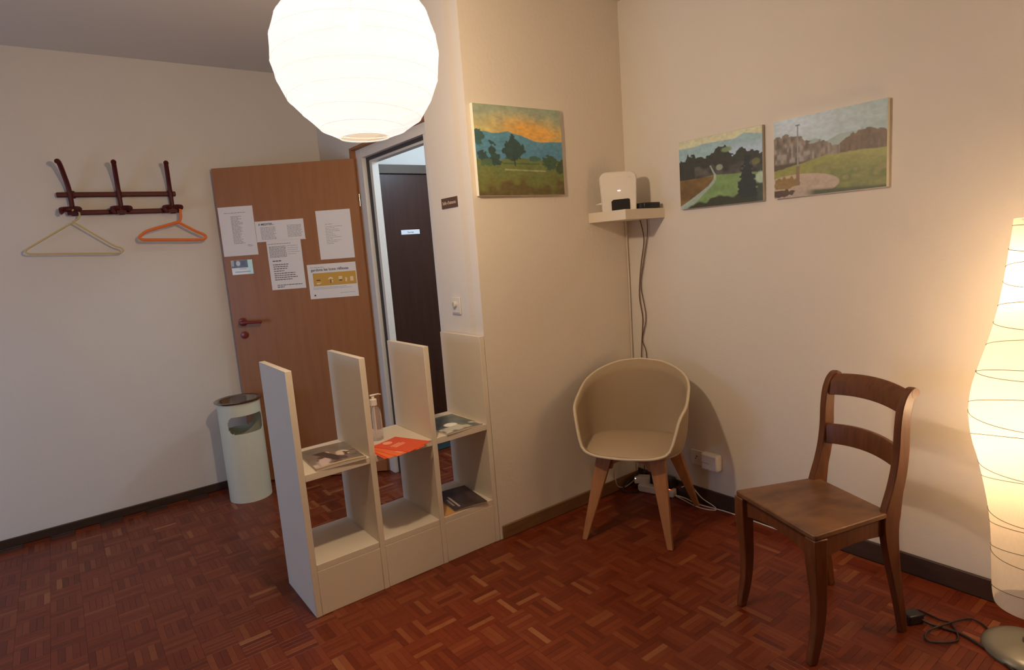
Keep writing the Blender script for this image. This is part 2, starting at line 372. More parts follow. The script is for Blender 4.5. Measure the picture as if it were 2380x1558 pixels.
# door frame (recessed in the doorway) : trim_2 > lining, frame boards, seal, jamb
fr = struct('trim_2', MB().box((0, 0, 0), (0.001, 0.001, 0.001)), M_frame_w, smooth=False)
bpy.data.objects.remove(fr)
def yframe(name, m, ya_, yb_, zt_in, zt_out, x0, x1, right=True):
    """left post + head (+ right post) of a door frame between opening edges ya_ (outer) and yb_ (inner) measured from the left"""
    mb = MB(); wd = ya_ - yb_
    mb.box((x0, yb_, 0), (x1, ya_, zt_out)); mb.box((x0, Y0 + (Y1 - ya_) , zt_in), (x1, yb_, zt_out))
    if right: mb.box((x0, Y0 + (Y1 - ya_), 0), (x1, Y0 + (Y1 - ya_) + wd, zt_in))
    return mb
X0f = wx(3.4)
frame = struct('trim_2', yframe('f', None, Y1 - .022, Y1 - .106, 2.018, 2.080, X0f + .035, X0f + .100), M_frame_w, bevel=0.002, label='white door frame with brown outer lining')
l_ = struct('outer_lining', yframe('l', None, Y1 - .0005, Y1 - .022, 2.072, 2.0865, X0f + .004, X0f + .118), M_door_edge, frame, bevel=0.001); l_['label'] = 'brown outer lining'
struct('seal', yframe('s', None, Y1 - .106, Y1 - .121, 2.002, 2.018, X0f + .062, X0f + .100), M_seal, frame, label='dark rubber seal')
struct('jamb', yframe('j', None, Y1 - .121, Y1 - .155, 1.988, 2.002, X0f + .075, X0f + .118), M_frame_w, frame, bevel=0.001)
struct('hinge', MB().lathe([(.007, 0), (.007, .075)], (X0f + .028, Y1 - .028, 1.735), 12), M_chrome, frame)

# open door leaf : door_1
HG = Vector((1.600, 3.660, 0)); TH = math.atan2(-0.503, 0.712)     # local x runs from the free edge to the hinge
def at_leaf(s, z=0.0, off=0.0):                        # s measured from the hinge, off in front of the face
    d = Vector((-math.cos(TH), -math.sin(TH), 0)); n = Vector((-math.sin(TH), math.cos(TH), 0))
    return HG + d * s - n * off + Vector((0, 0, z))
leaf = bpy.data.objects.new('door_1', None); sc.collection.objects.link(leaf); leaf.location = HG; leaf.rotation_euler = (0, 0, TH); leaf['kind'] = 'structure'
leaf['label'] = 'open beech door leaf with notices taped on it'
obj('panel', MB().box((-.872, 0, .008), (0, .036, 2.024)), M_door, leaf, bevel=0.0015)
obj('edge_strip', MB().box((0.0002, 0.004, .010), (.004, .034, 2.022)), M_door_edge, leaf)
h = MB().lathe([(.026, 0), (.026, .008), (.022, .010)], (0, 0, 0), 24); h.v = [(x - .807, -z, y + 1.069) for x, y, z in h.v]
hd = obj('door_handle', h, M_dark_red, leaf)
lev = MB().tube(smooth_path([(-.807, -.008, 1.069), (-.807, -.040, 1.069), (-.798, -.052, 1.069), (-.77, -.054, 1.068), (-.69, -.052, 1.066), (-.672, -.050, 1.063)], 5), .0095, 10)
obj('lever', lev, M_dark_red, hd)
h = MB().lathe([(.023, 0), (.023, .008), (.019, .010)], (0, 0, 0), 24); h.v = [(x - .807, -z, y + .985) for x, y, z in h.v]
obj('keyhole_rose', h, M_dark_red, leaf)

# dark door across the corridor : door_2
DX0, DX1 = 1.80, 2.72
d2 = bpy.data.objects.new('door_2', None); sc.collection.objects.link(d2); d2.location = (DX0, YC, 0); d2['kind'] = 'structure'; d2['label'] = 'dark brown door across the corridor'
obj('panel', MB().box((0, -.024, .006), (DX1 - DX0, -.0005, 2.006)), M_dark_door, d2, bevel=0.002)
cs = MB().box((-.07, -.045, 2.008), (DX1 - DX0 + .07, -.0005, 2.072)).box((-.07, -.045, 0), (-.002, -.0005, 2.008)).box((DX1 - DX0 + .002, -.045, 0), (DX1 - DX0 + .07, -.0005, 2.008))
obj('door_casing', cs, mat('brown_casing', (0.085, 0.05, 0.025), 0.5, noise=0.2, nscale=5), d2, bevel=0.002)

# ---------------------------------------------------------------- lantern
lan = thing('paper_lantern', 'large round white paper lantern glowing, hung from the ceiling', 'lamp', LAN)
rl = random.Random(11); rings = []; NS = 40; prof = []
nr = 10; z_top, z_bot = 0.93, -0.955
for i in range(nr + 1):
    t = math.asin(z_bot) + (math.asin(z_top) - math.asin(z_bot)) * i / nr
    prof.append((math.cos(t) * LAN_R, math.sin(t) * LAN_R))
ribs = []
for i, (r, z) in enumerate(prof):
    tilt, ph = (rl.uniform(0.01, .05), rl.uniform(0, 6.28)) if 0 < i < nr else (0, 0)
    ring = []
    for j in range(NS):
        a = 2 * PI * j / NS; ring.append((r * math.cos(a), r * math.sin(a), z + r * tilt * math.cos(a - ph) * 1.6))
    ribs.append(ring)
full = []
for i in range(len(ribs) - 1):
    full.append(ribs[i])
    mid = []
    for j in range(NS):
        a, b = Vector(ribs[i][j]), Vector(ribs[i + 1][j]); m_ = (a + b) / 2
        k = 1.0 - 0.006 + 0.007 * rl.uniform(-1, 1); mid.append((m_.x * k, m_.y * k, m_.z))
    full.append(mid)
full.append(ribs[-1])
obj('paper_shade', MB().loft(full, True, False), M_lantern, lan, ang=60)
for ring in ribs: obj('wire_rib', MB().tube([Vector(p) * 0.9985 for p in ring], .0011 if ring not in (ribs[0], ribs[-1]) else .0018, 5, loop=True), M_ribw, lan)
zt_ = ZC - LAN.z
obj('cord', MB().tube([(0, 0, .10), (0.001, 0, zt_ - .03)], .003, 8), M_cable_w, lan)
obj('bulb_holder', MB().lathe([(.018, .07), (.018, .11), (.010, .12)], (0, 0, 0), 16), M_white_pl, lan)
obj('ceiling_rose', MB().lathe([(.045, zt_ - .035), (.048, zt_ - .004), (.048, zt_ - .0005)], (0, 0, 0), 24), M_white_pl, lan)

# ---------------------------------------------------------------- floor lamp
fp = thing('floor_lamp', 'tall vase-shaped rice paper floor lamp at the right edge, lit', 'floor lamp', FLC)
prof = [(.096, .165), (.102, .20), (.107, .30), (.112, .40), (.124, .50), (.150, .63), (.169, .70), (.179, .77), (.179, .83), (.172, .885), (.152, .965), (.135, 1.03), (.119, 1.11), (.106, 1.20), (.098, 1.28), (.091, 1.35), (.088, 1.391)]
pp = smooth_path([(r, 0, z) for r, z in prof], 4)
shade = obj('lamp_shade', MB().loft([[(p.x * math.cos(2 * PI * j / 64), p.x * math.sin(2 * PI * j / 64), p.z) for j in range(64)] for p in pp], True, False), M_shade, fp, ang=60)
shade['label'] = 'glowing rice paper shade'
def shade_r(z):
    for i in range(len(pp) - 1):
        if pp[i].z <= z <= pp[i + 1].z: t = (z - pp[i].z) / (pp[i + 1].z - pp[i].z); return pp[i].x * (1 - t) + pp[i + 1].x * t
    return pp[0].x if z < pp[0].z else pp[-1].x
for k, (zc_, tl_, ph_) in enumerate([(.215, .15, 3.4), (.335, .02, 1), (.355, .16, 3.5), (.43, .15, 3.3), (.475, .03, .3), (.585, .17, 3.5), (.625, .02, 2), (.715, .20, 3.4), (.790, .02, .5), (.825, .22, 3.5), (.915, .20, 3.3), (.925, .03, 4), (1.01, .20, 3.45), (1.075, .02, 1), (1.13, .16, 3.4), (1.20, .06, .6), (1.25, .15, 3.4), (1.30, .03, .6), (1.37, .02, 3)]):
    pts = []
    for j in range(48):
        a = 2 * PI * j / 48; z = zc_
        for _ in range(3): z = zc_ + tl_ * shade_r(z) * 1.5 * math.cos(a - ph_)
        z = min(max(z, .166), 1.39); r = shade_r(z) + .0012; pts.append((r * math.cos(a), r * math.sin(a), z))
    obj('wire_wrap', MB().tube(pts, .0010, 5, loop=True), M_wire, fp)
obj('pole', MB().lathe([(.0125, .03), (.0125, 1.36)], (0, 0, 0), 16), M_lampbase, fp)
obj('base', MB().lathe([(.124, 0.0), (.126, .008), (.120, .018), (.098, .028), (.055, .036), (.020, .040), (.018, .055)], (0, 0, 0), 48), M_lampbase, fp)
for k in range(3):
    a = k * 2 * PI / 3 + .4; obj('shade_support', MB().tube([(0.01 * math.cos(a), 0.01 * math.sin(a), .168), (.094 * math.cos(a), .094 * math.sin(a), .168)], .002, 6), M_wire, fp)
    obj('shade_support', MB().tube([(0.01 * math.cos(a), 0.01 * math.sin(a), 1.385), (.087 * math.cos(a), .087 * math.sin(a), 1.388)], .002, 6), M_wire, fp)
c = smooth_path([(2.285, .785, .020), (2.334, .803, .006), (2.325, .735, .006), (2.325, .700, .006), (2.243, .655, .006), (2.172, .713, .006), (2.215, .735, .010), (2.30, .705, .014), (2.395, .670, .008), (2.40, .635, .006), (2.37, .60, .008), (2.365, .585, .018)], 6)
obj('power_cord', MB().tube(c, .0032, 8), M_cable_bl, fp, world=True)
c = smooth_path([(2.262, .775, .018), (2.275, .735, .006), (2.288, .665, .006), (2.265, .596, .006), (2.225, .53, .006), (2.16, .45, .006), (2.09, .36, .006)], 6)
cable2 = obj('black_cable', MB().tube(c, .0045, 8), M_cable_bl); tag(cable2, 'thick black flex lying on the parquet past the floor lamp base', 'cable')
plug = thing('power_socket_block', 'small black plug block on the parquet behind the wooden chair leg', 'plug', (2.255, .795, 0), -.45)
obj('housing', MB().box((-.03, -.022, .001), (.03, .022, .036)), M_black_pl, plug, bevel=.005)
obj('strain_relief', MB().lathe([(.007, 0), (.005, .02)], (0, 0, 0), 10), M_black_pl, plug).matrix_local = Matrix.Translation((.029, 0, .018)) @ Matrix.Rotation(PI / 2, 4, 'Y')

# ---------------------------------------------------------------- white open bookshelf
SX = [(.6565, .6815), (.9540, .9790), (1.2515, 1.2765), (1.5475, 1.5725)]; SY0, SY1, SZ = YA - .001, YA + .358, 1.015
bk = thing('open_bookshelf', 'white open room divider shelf with four tall uprights beside the cream wall', 'bookshelf', (1.115, YA + .18, 0))
for i, (a, b) in enumerate(SX): obj('upright', MB().box((a, SY0, 0), (b, SY1, SZ)), M_shelf, bk, world=True, bevel=.0015)
for i in range(3):
    a, b = SX[i][1] + .0003, SX[i + 1][0] - .0003
    obj('shelf_board', MB().box((a, SY0 + .001, .567), (b, SY1 - .001, .596)), M_shelf, bk, world=True, bevel=.0015)
    obj('bottom_board', MB().box((a, SY0 + .002, .190), (b, SY1 - .001, .217)), M_shelf, bk, world=True, bevel=.0015)
    obj('plinth', MB().box((a, SY0 + .001, .001), (b, SY0 + .018, .1895)), M_shelf, bk, world=True, bevel=.001)

# ---------------------------------------------------------------- things on the shelf
ZS, ZB = .5965, .2175
def magazine(name, label, cx, cy, z, w, d, rot, fn, under=(0.6, 0.55, 0.48), thick=.006, bow=.004, group=None):
    t = thing(name, label, 'magazine', (cx, cy, z), rot, group)
    nx, nz = 40, 52; hf = lambda u, v: thick + bow * math.sin(PI * u) * (0.4 + 0.6 * v)
    cov = painted_sheet('cover', -w / 2, w / 2, d / 2, -d / 2, 0, nx, nz, fn, M_print, t, flat=True, h=hf)
    pg = MB(); rows = 12; top = [[(-w / 2 + w * i / rows, y, hf(i / rows, v) - .0006) for i in range(rows + 1)] for y, v in ((d / 2 - .001, 0), (-d / 2 + .001, 1))]
    for (r_, rev) in ((top[0], 0), (top[1], 1)):
        for i in range(rows): pg.add([r_[i], r_[i + 1], (r_[i + 1][0], r_[i + 1][1], .0005), (r_[i][0], r_[i][1], .0005)], [(0, 1, 2, 3)])
    for e in (0, rows): pg.add([top[0][e], top[1][e], (top[1][e][0], top[1][e][1], .0005), (top[0][e][0], top[0][e][1], .0005)], [(0, 1, 2, 3)])
    pg.add([(-w / 2, -d / 2, .0005), (w / 2, -d / 2, .0005), (w / 2, d / 2, .0005), (-w / 2, d / 2, .0005)], [(0, 1, 2, 3)])
    obj('pages', pg, mat(name + '_pages', under, 0.8), t, smooth=False); return t
REFS = (140, 124, 108)
def cov1(u, v):
    c = np.ones(u.shape + (3,)) * A((84, 68, 54), REFS); n = vnoise(u, v, 6, 3); n2 = vnoise(u, v, 12, 8)
    c = c * (0.75 + 0.5 * n)[..., None]
    c = put(c, sm(vnoise(u, v * .5, 9, 5), .5, .6) * (u < .6) * (v > .35), A((138, 112, 98), REFS))
    c = put(c, sm(.13 - np.abs(u - .35 - .5 * (v - .4)), 0, .02) * (v > .3) * (v < .85), A((44, 28, 20), REFS))
    c = put(c, sm(.02 - ((u - .72) ** 2 + (v - .55) ** 2), 0, .004), A((150, 120, 96), REFS))
    c = put(c, sm(n2, .7, .75) * (v > .5), A((60, 35, 25), REFS)); c = put(c, v > .93, A((130, 100, 66), REFS)); return c
def cov3(u, v):
    c = np.ones(u.shape + (3,)) * A((68, 66, 58), REFS); n = vnoise(u, v, 5, 13)
    c = c * (0.6 + 0.7 * n)[..., None]
    c = put(c, (u < .35) * sm(vnoise(u, v, 4, 2), .4, .6), A((50, 46, 40), REFS))
    c = put(c, sm(.015 - ((u - .42) ** 2 * .5 + (v - .62) ** 2), 0, .004), A((190, 172, 140), REFS))
    c = put(c, (v > .72) * sm(vnoise(u, v, 8, 1), .4, .6), A((135, 118, 95), REFS)); return c
def cov4(u, v):
    c = np.ones(u.shape + (3,)) * A((44, 30, 25), REFS) * (0.6 + 0.8 * vnoise(u, v, 5, 23))[..., None]
    c = put(c, (np.abs(u - .22) < .03) * (v > .35) * (v < .9), A((130, 105, 90), REFS)); c = put(c, (np.abs(u - .12) < .02) * (v > .45) * (v < .8), A((105, 85, 72), REFS))
    c = put(c, sm(.03 - ((u - .6) ** 2 + (v - .4) ** 2), 0, .02), A((40, 22, 26), REFS)); return c
magazine('magazine', 'brown and grey magazine on the shelf left of the red flyers', .8395, 2.480, ZS, .205, .278, -.05, cov1, thick=.010)
magazine('magazine', 'grey magazine with a white blotch on the shelf right of the red flyers', 1.425, 2.478, ZS, .200, .268, .03, cov3, thick=.007)
magazine('magazine', 'dark magazine on the low shelf board nearest the cream wall', 1.440, 2.470, ZB + .0025, .17, .25, -.12, cov4, under=(.3, .25, .2), thick=.006)
t = tag(obj('leaflet', MB().box((1.285, 2.352, ZB), (1.385, 2.50, ZB + .0022)), mat('ochre_leaflet_paper', (0.62, 0.34, 0.12), 0.5)), 'ochre leaflet half under the dark magazine on the low board', 'leaflet')
# flyers, fanned
def flines(t, n):
    mb = MB(); r = random.Random(n)
    y0_ = .02 if n == 3 else -.055
    for k in range(3): mb.box((-.045, y0_ - .013 * k, .0017), (-.045 + r.uniform(.05, .085), y0_ + .007 - .013 * k, .0019))
    obj('print_lines', mb, M_flyer_t, t, smooth=False)
fl_defs = [(1.059, 2.372, 0.0, .0, M_flyer, 'red flyer at the bottom of the fan on the middle shelf'), (1.066, 2.366, .0018, .06, M_flyer2, 'orange-red flyer lying second from the bottom of the fan'),
           (1.086, 2.364, .0036, .20, M_flyer2, 'orange-red flyer just below the topmost one of the fan'), (1.118, 2.375, .0054, .39, M_flyer, 'topmost red flyer of the fan, with a pale disc and lines of print')]
for k, (a, b, z, r, m, lb) in enumerate(fl_defs):
    t = thing('flyer', lb, 'flyer', (a, b, ZS + z), r, 'fan of red flyers on the middle shelf')
    obj('sheet', MB().box((-.074, -.1025, 0), (.074, .1025, .0016)), m, t, smooth=False)
    if k == 3:
        obj('pale_disc', MB().lathe([(.021, .0017), (.021, .0020)], (-.012, .072, 0), 24), M_flyer_t, t)
    flines(t, k)
# hand gel
hg = thing('sanitizer_bottle', 'clear pump bottle of hand gel standing behind the red flyers', 'bottle', (1.083, 2.552, ZS))
obj('bottle_body', MB().lathe([(.027, .001), (.030, .004), (.030, .115), (.027, .135), (.016, .152), (.012, .158), (.012, .166)], (0, 0, 0), 32), M_gel, hg)
obj('pump_collar', MB().lathe([(.0165, .160), (.0165, .186), (.013, .189)], (0, 0, 0), 24), M_white_pl, hg)
pm = MB().lathe([(.007, .188), (.007, .201)], (0, 0, 0), 16).tube([(-.012, .005, .205), (0, 0, .206), (.022, -.010, .209), (.034, -.015, .206)], [.006, .007, .0045, .003], 10, flat=.6)
obj('pump_head', pm, M_white_pl, hg)
obj('dip_tube', MB().lathe([(.003, .01), (.003, .158)], (0, 0, 0), 8), M_white_pl, hg)

# ---------------------------------------------------------------- coat rack and hangers
rk = thing('coat_rack', 'dark red wall coat rack with two rails and three hooks', 'coat rack', (.39, YC, 1.83))
def rail(x0, x1, z):
    return MB().box((x0, YC - .030, z - .0135), (x1, YC - .014, z + .0135))
obj('rail', rail(.098, .680, 1.879), M_red_plastic, rk, world=True, bevel=.005)
obj('rail', rail(.150, .690, 1.781), M_red_plastic, rk, world=True, bevel=.005)
for x, sw in ((.172, -.36), (.392, -.10), (.655, -.14)):
    M = Matrix.Translation((x, YC, 0)) @ Matrix.Rotation(sw, 4, 'Z')
    pts = [(0, -.034, 1.800), (0, -.034, 1.86), (0, -.037, 1.90), (0, -.050, 1.94), (0, -.072, 1.98), (0, -.090, 2.012), (0, -.108, 2.036), (0, -.122, 2.046), (0, -.134, 2.040)]
    ph = obj('hook', MB().tube([M @ Vector(p) for p in smooth_path(pts, 4)], [.0122] * 29 + [.013, .014, .014, .012], 10, flat=1.0), M_red_plastic, rk, world=True)
    cb = MB()
    cb.tube([M @ Vector(p) for p in smooth_path([(-.042, -.075, 1.795), (-.030, -.052, 1.799), (0, -.036, 1.800), (.030, -.052, 1.799), (.044, -.075, 1.795)], 4)], .0145, 10)
    cb.box((-.024, -.048, 1.768), (.024, -.030, 1.812), M)
    cb.tube([M @ Vector(p) for p in [(-.042, -.075, 1.795), (-.040, -.082, 1.782), (-.034, -.080, 1.774)]], .010, 10)
    cb.tube([M @ Vector(p) for p in [(.044, -.075, 1.795), (.044, -.083, 1.786)]], .010, 10)
    obj('coat_peg', cb, M_red_plastic, rk, world=True)
    for za_, zb_ in ((1.860, 1.900), (1.765, 1.800)): obj('wall_mount', MB().box((-.014, -.030, za_), (.014, -.0005, zb_), M), M_red_plastic, rk, world=True, bevel=.002)
def hanger(label, apex, L_, R_, rad, m, hookpts, yy):
    t = thing('clothes_hanger', label, 'hanger', (apex[0], yy, apex[1]))
    ax, az = apex
    p = [(ax, az), (ax - .012, az - .002), (L_[0] + .05, L_[1] + .045), (L_[0] + .012, L_[1] + .022), (L_[0], L_[1] + .008), (L_[0] + .010, L_[1] - .004), (L_[0] + .04, L_[1] - .008),
         ((L_[0] + R_[0]) / 2, (L_[1] + R_[1]) / 2 - .008), (R_[0] - .04, R_[1] - .008), (R_[0] - .010, R_[1] - .004), (R_[0], R_[1] + .008), (R_[0] - .012, R_[1] + .022), (R_[0] - .05, R_[1] + .042), (ax + .012, az - .002)]
    pts = [(x, yy, z) for x, z in p]
    obj('hanger_frame', MB().tube(smooth_path(pts, 5, loop=True), rad, 8, loop=True), m, t, world=True)
    obj('hanger_hook', MB().tube(smooth_path([(x, y, z) for x, y, z in hookpts], 6), rad * .9, 8), m, t, world=True); return t
y1 = YC - .052
hanger('thin pale yellow hanger hanging from the left hook of the coat rack', (.150, 1.722), (-.078, 1.575), (.362, 1.555), .0048, M_yellow,
       [(.150, y1, 1.720), (.158, y1, 1.732), (.176, y1, 1.745), (.186, y1, 1.765), (.184, y1, 1.785), (.170, y1, 1.797), (.155, y1, 1.790)], y1)
y1 = YC - .080
hanger('thick orange hanger hanging from the right hook of the coat rack', (.655, 1.705), (.452, 1.620), (.800, 1.607), .0085, M_orange,
       [(.655, y1, 1.704), (.672, y1, 1.716), (.680, y1, 1.740), (.682, y1, 1.770), (.686, y1 + .004, 1.790), (.694, y1 + .014, 1.796)], y1)

# ---------------------------------------------------------------- bin
BX, BY, BR, BH = .808, 3.945, .122, .612
bn = thing('ashtray_bin', 'cream cylindrical bin with a dark chrome ashtray top beside the open door', 'bin', (BX, BY, 0))
mb = MB(); NA, NZ = 96, 90; vid = {}
def hole(a, z, a0, hw, z0, z1, r):
    s = abs(((a - a0 + PI) % (2 * PI)) - PI) * BR; hw_ = hw; zc2 = (z0 + z1) / 2; hz = (z1 - z0) / 2
    dx = max(0, s - (hw_ - r)); dz = max(0, abs(z - zc2) - (hz - r)); return dx * dx + dz * dz < r * r
A0 = math.atan2(-BY, -BX) + .36
def inhole(a, z): return hole(a, z, A0, .122, .428, .540, .045) or hole(a, z, A0 + PI, .122, .428, .540, .045)
for ri, rad in enumerate((BR, BR - .003)):
    for i in range(NZ + 1):
        for j in range(NA): vid[(ri, i, j)] = len(mb.v); mb.v.append((rad * math.cos(2 * PI * j / NA), rad * math.sin(2 * PI * j / NA), BH * i / NZ))
solid = {}
for i in range(NZ):
    for j in range(NA): solid[(i, j)] = not inhole(2 * PI * (j + .5) / NA, BH * (i + .5) / NZ)
for (i, j), s_ in solid.items():
    if not s_: continue
    j2 = (j + 1) % NA
    mb.f.append((vid[0, i, j], vid[0, i, j2], vid[0, i + 1, j2], vid[0, i + 1, j])); mb.f.append((vid[1, i, j], vid[1, i + 1, j], vid[1, i + 1, j2], vid[1, i, j2]))
    for (di, dj, a, b) in ((0, 1, (i, j2), (i + 1, j2)), (0, -1, (i, j), (i + 1, j)), (1, 0, (i + 1, j), (i + 1, j2)), (-1, 0, (i, j), (i, j2))):
        ni, nj = i + di, (j + dj) % NA
        if (ni < 0 or ni >= NZ) or not solid[(ni, nj)]:
            mb.f.append((vid[(0,) + a], vid[(0,) + b], vid[(1,) + b], vid[(1,) + a]))
obj('bin_body', mb, M_bin, bn, ang=50)
obj('bin_floor', MB().lathe([(BR - .004, .001), (BR - .004, .006)], (0, 0, 0), 48), M_bin_in, bn)
obj('ashtray_top', MB().lathe([(BR - .002, BH - .004), (BR + .012, BH + .004), (BR + .014, BH + .010), (BR + .006, BH + .014), (BR - .014, BH + .006), (BR - .03, BH - .03), (BR - .07, BH - .05), (.001, BH - .052)], (0, 0, 0), 64, caps=False), M_chrome, bn, ang=60)

# ---------------------------------------------------------------- notices on the open door
def sheet(name, label, cat, s, z, wd, ht, rot=0.0, group=None):
    """s: distance from the hinge of the sheet's left edge, z: its top"""
    p = at_leaf(s, z, .0004); t = thing(name, label, cat, p, TH, group)
    if rot: t.rotation_euler = (0, rot, TH)
    obj('paper', MB().box((0, -.0010, -ht), (wd, 0, 0)), M_paper, t, smooth=False); return t
t = sheet('notice', 'portrait white notice at the upper left of the open door, with a narrow poem-like column', 'notice', .866, 1.787, .213, .302)
obj('print_lines', text_rows(MB(), .035, .175, -.038, -.038, 1, .0035, ragged=.05, seed=2), M_ink, t, smooth=False)
p_ = MB(); text_rows(p_, .072, .145, -.225, -.060, 22, .0036, ragged=.45, seed=4); text_rows(p_, .155, .190, -.245, -.238, 2, .003, seed=6); obj('print_column', p_, M_ink, t, smooth=False)
t = sheet('notice', 'plastic-covered landscape notice headed in bold capitals near the door middle', 'notice', .651, 1.686, .300, .124)
lettering('lettering', 'A MEDITER...', .0175, M_ink_dark, t, .020, -.026, bold=.0004)
p_ = MB(); text_rows(p_, .030, .125, -.112, -.040, 10, .0034, ragged=.15, seed=8); text_rows(p_, .195, .290, -.105, -.036, 10, .0034, ragged=.15, seed=9); obj('print_lines', p_, M_ink, t, smooth=False)
obj('plastic_edge', MB().box((-.002, -.0014, -.127), (.303, -.0011, -.122)), M_white_pl, t, smooth=False)
t = sheet('notice', 'long white notice with a list of bold lines, hung below the plastic-covered one', 'notice', .596, 1.559, .213, .304)
p_ = MB(); text_rows(p_, .008, .150, -.018, -.018, 1, .004, ragged=.02, seed=11)
text_rows(p_, .012, .120, -.100, -.034, 11, .0042, ragged=.03, seed=12); text_rows(p_, .125, .200, -.085, -.034, 5, .0026, ragged=.4, seed=13); obj('print_block', p_, M_ink, t, smooth=False)
p_ = MB(); text_rows(p_, .025, .078, -.124, -.124, 1, .006, ragged=.02, seed=14)
for zz, xx in ((-.147, .120), (-.160, .115), (-.173, .115), (-.187, .090), (-.202, .160), (-.215, .160), (-.228, .175), (-.241, .135)): text_rows(p_, .025, xx, zz, zz, 1, .0045, ragged=.02, seed=int(-zz * 1000))
text_rows(p_, .035, .195, -.276, -.276, 1, .004, ragged=.02, seed=20); text_rows(p_, .035, .078, -.288, -.288, 1, .005, ragged=.02, seed=21)
obj('print_lines', p_, M_ink_dark, t, smooth=False)
t = sheet('notice', 'portrait white notice near the hinge side with faint short lines', 'notice', .271, 1.724, .214, .302)
p_ = MB(); text_rows(p_, .050, .105, -.085, -.085, 1, .003, seed=30); text_rows(p_, .050, .160, -.205, -.100, 12, .0026, ragged=.6, seed=31); obj('print_lines', p_, M_ink, t, smooth=False)
t = sheet('poster', 'landscape poster with a mustard band of icons about barrier gestures', 'poster', .3635, 1.396, .305, .217)
lettering('lettering', 'gardons les bons réflexes', .0235, M_ink_blue, t, .022, -.043, bold=.0006, sx=.98)
p_ = MB(); text_rows(p_, .020, .105, -.020, -.020, 1, .0035, ragged=.02, seed=41); text_rows(p_, .025, .285, -.156, -.148, 2, .0022, ragged=.3, seed=42); text_rows(p_, .190, .285, -.188, -.188, 1, .0020, ragged=.1, seed=43)
obj('print_lines', p_, M_ink, t, smooth=False)
obj('mustard_band', MB().box((.030, -.0014, -.137), (.300, -.0011, -.056)), M_ochre, t, smooth=False)
ic = MB(); yy = -.0018
ic.prism([(.048, -.116), (.078, -.116), (.084, -.108), (.078, -.120), (.060, -.128), (.048, -.124)], yy, yy + .0003, lambda a, b, h: (a, h, b))
ic.prism([(.120, -.100), (.158, -.098), (.150, -.088), (.139, -.084), (.128, -.089)], yy, yy + .0003, lambda a, b, h: (a, h, b))
ic.prism([(.145, -.105), (.155, -.105), (.150, -.124)], yy, yy + .0003, lambda a, b, h: (a, h, b))
ic.prism([(.190, -.104), (.212, -.104), (.212, -.084), (.190, -.084)], yy, yy + .0003, lambda a, b, h: (a, h, b))
ic.prism([(.230, -.118), (.240, -.122), (.244, -.098), (.232, -.092)], yy, yy + .0003, lambda a, b, h: (a, h, b))
ic.prism([(.262, -.118), (.282, -.118), (.282, -.090), (.262, -.090)], yy, yy + .0003, lambda a, b, h: (a, h, b))
obj('band_icons', ic, M_icon, t, smooth=False)
ic = MB().box((.050, -.0018, -.104), (.074, -.0015, -.098)).box((.192, -.0020, -.112), (.210, -.0017, -.105)).box((.136, -.0019, -.124), (.140, -.0015, -.098)).box((.026, -.0016, -.200), (.036, -.0012, -.190))
obj('dark_marks', ic, M_ink_dark, t, smooth=False)
def card(u, v):
    c = np.ones(u.shape + (3,)) * A((62, 60, 66), (120, 105, 98)) * (0.7 + .6 * vnoise(u, v, 7, 2))[..., None]
    c = put(c, sm(.012 - ((u - .33) ** 2 + (v - .22) ** 2 * .3), 0, .004), A((122, 112, 106), (120, 105, 98)))
    c = put(c, (u < .12) * (v < .4), A((105, 95, 88), (120, 105, 98)))
    c = put(c, (v > .52) * (u < .80), A((138, 128, 134), (120, 105, 98))); c = put(c, u > .78, A((118, 136, 158), (120, 105, 98)))
    c = put(c, (np.abs(v - .62) < .025) * (u > .35) * (u < .72), A((80, 74, 80), (120, 105, 98)))
    c = put(c, (np.abs(v - .82) < .035) * (u > .12) * (u < .88), A((95, 88, 98), (120, 105, 98))); return c
t = sheet('postcard', 'small postcard with a dark photo and pale blue edge, under the upper left notice', 'postcard', .830, 1.458, .132, .090)
painted_sheet('picture', .001, .131, -.001, -.089, -.0012, 44, 32, card, M_print, t)

# sign, switch, corridor label
sg = thing('door_sign', 'small brown waiting-room sign beside the doorway', 'sign', (wx(2.547) - .0005, 2.619, 1.671), -PI / 2)
obj('plate', MB().box((0, -.004, -.049), (.144, 0, 0)), M_plate, sg, bevel=.001)
lettering('lettering', "Salle d'attente", .0215, M_plate_txt, sg, .072, -.031, y=-.0043, align='CENTER', bold=.0002)
sw = thing('light_switch', 'white rotary light switch on the narrow wall beside the doorway', 'switch', (wx(2.565) - .0005, 2.565, 1.150), -PI / 2)
obj('plate', MB().box((-.040, -.008, -.042), (.040, 0, .042)), mat('aged_switch_plastic', (0.70, 0.67, 0.61), 0.5), sw, bevel=.003)
k_ = MB().lathe([(.016, 0), (.015, .012), (.013, .014)], (0, 0, 0), 24); k_.v = [(x, -.008 - z, y + .008) for x, y, z in k_.v]; obj('knob', k_, mat('aged_knob_plastic', (0.66, 0.62, 0.56), 0.5), sw)
obj('slot_and_shadow_bar', MB().box((-.003, -.0235, .000), (.003, -.0215, .018)).box((-.030, -.0088, -.037), (.034, -.0078, -.033)), M_ink, sw, smooth=False)  # knob slot, plus a dark bar painting the shadow along the plate bottom
lb = thing('door_label', 'small white label on the dark corridor door', 'sign', (2.148, YC - .0245, 1.596))
obj('plate', MB().box((0, -.003, -.034), (.156, 0, 0)), mat('pale_label', (0.80, 0.86, 0.95), 0.4), lb, bevel=.0005)
lettering('lettering', 'Sortie', .022, M_ink_dark, lb, .078, -.025, y=-.0033, align='CENTER')
mt = tag(obj('doormat', MB().box((1.95, 3.76, .0005), (2.62, 4.12, .010)), M_teal, bevel=.004), 'dark teal doormat in front of the dark corridor door', 'doormat')

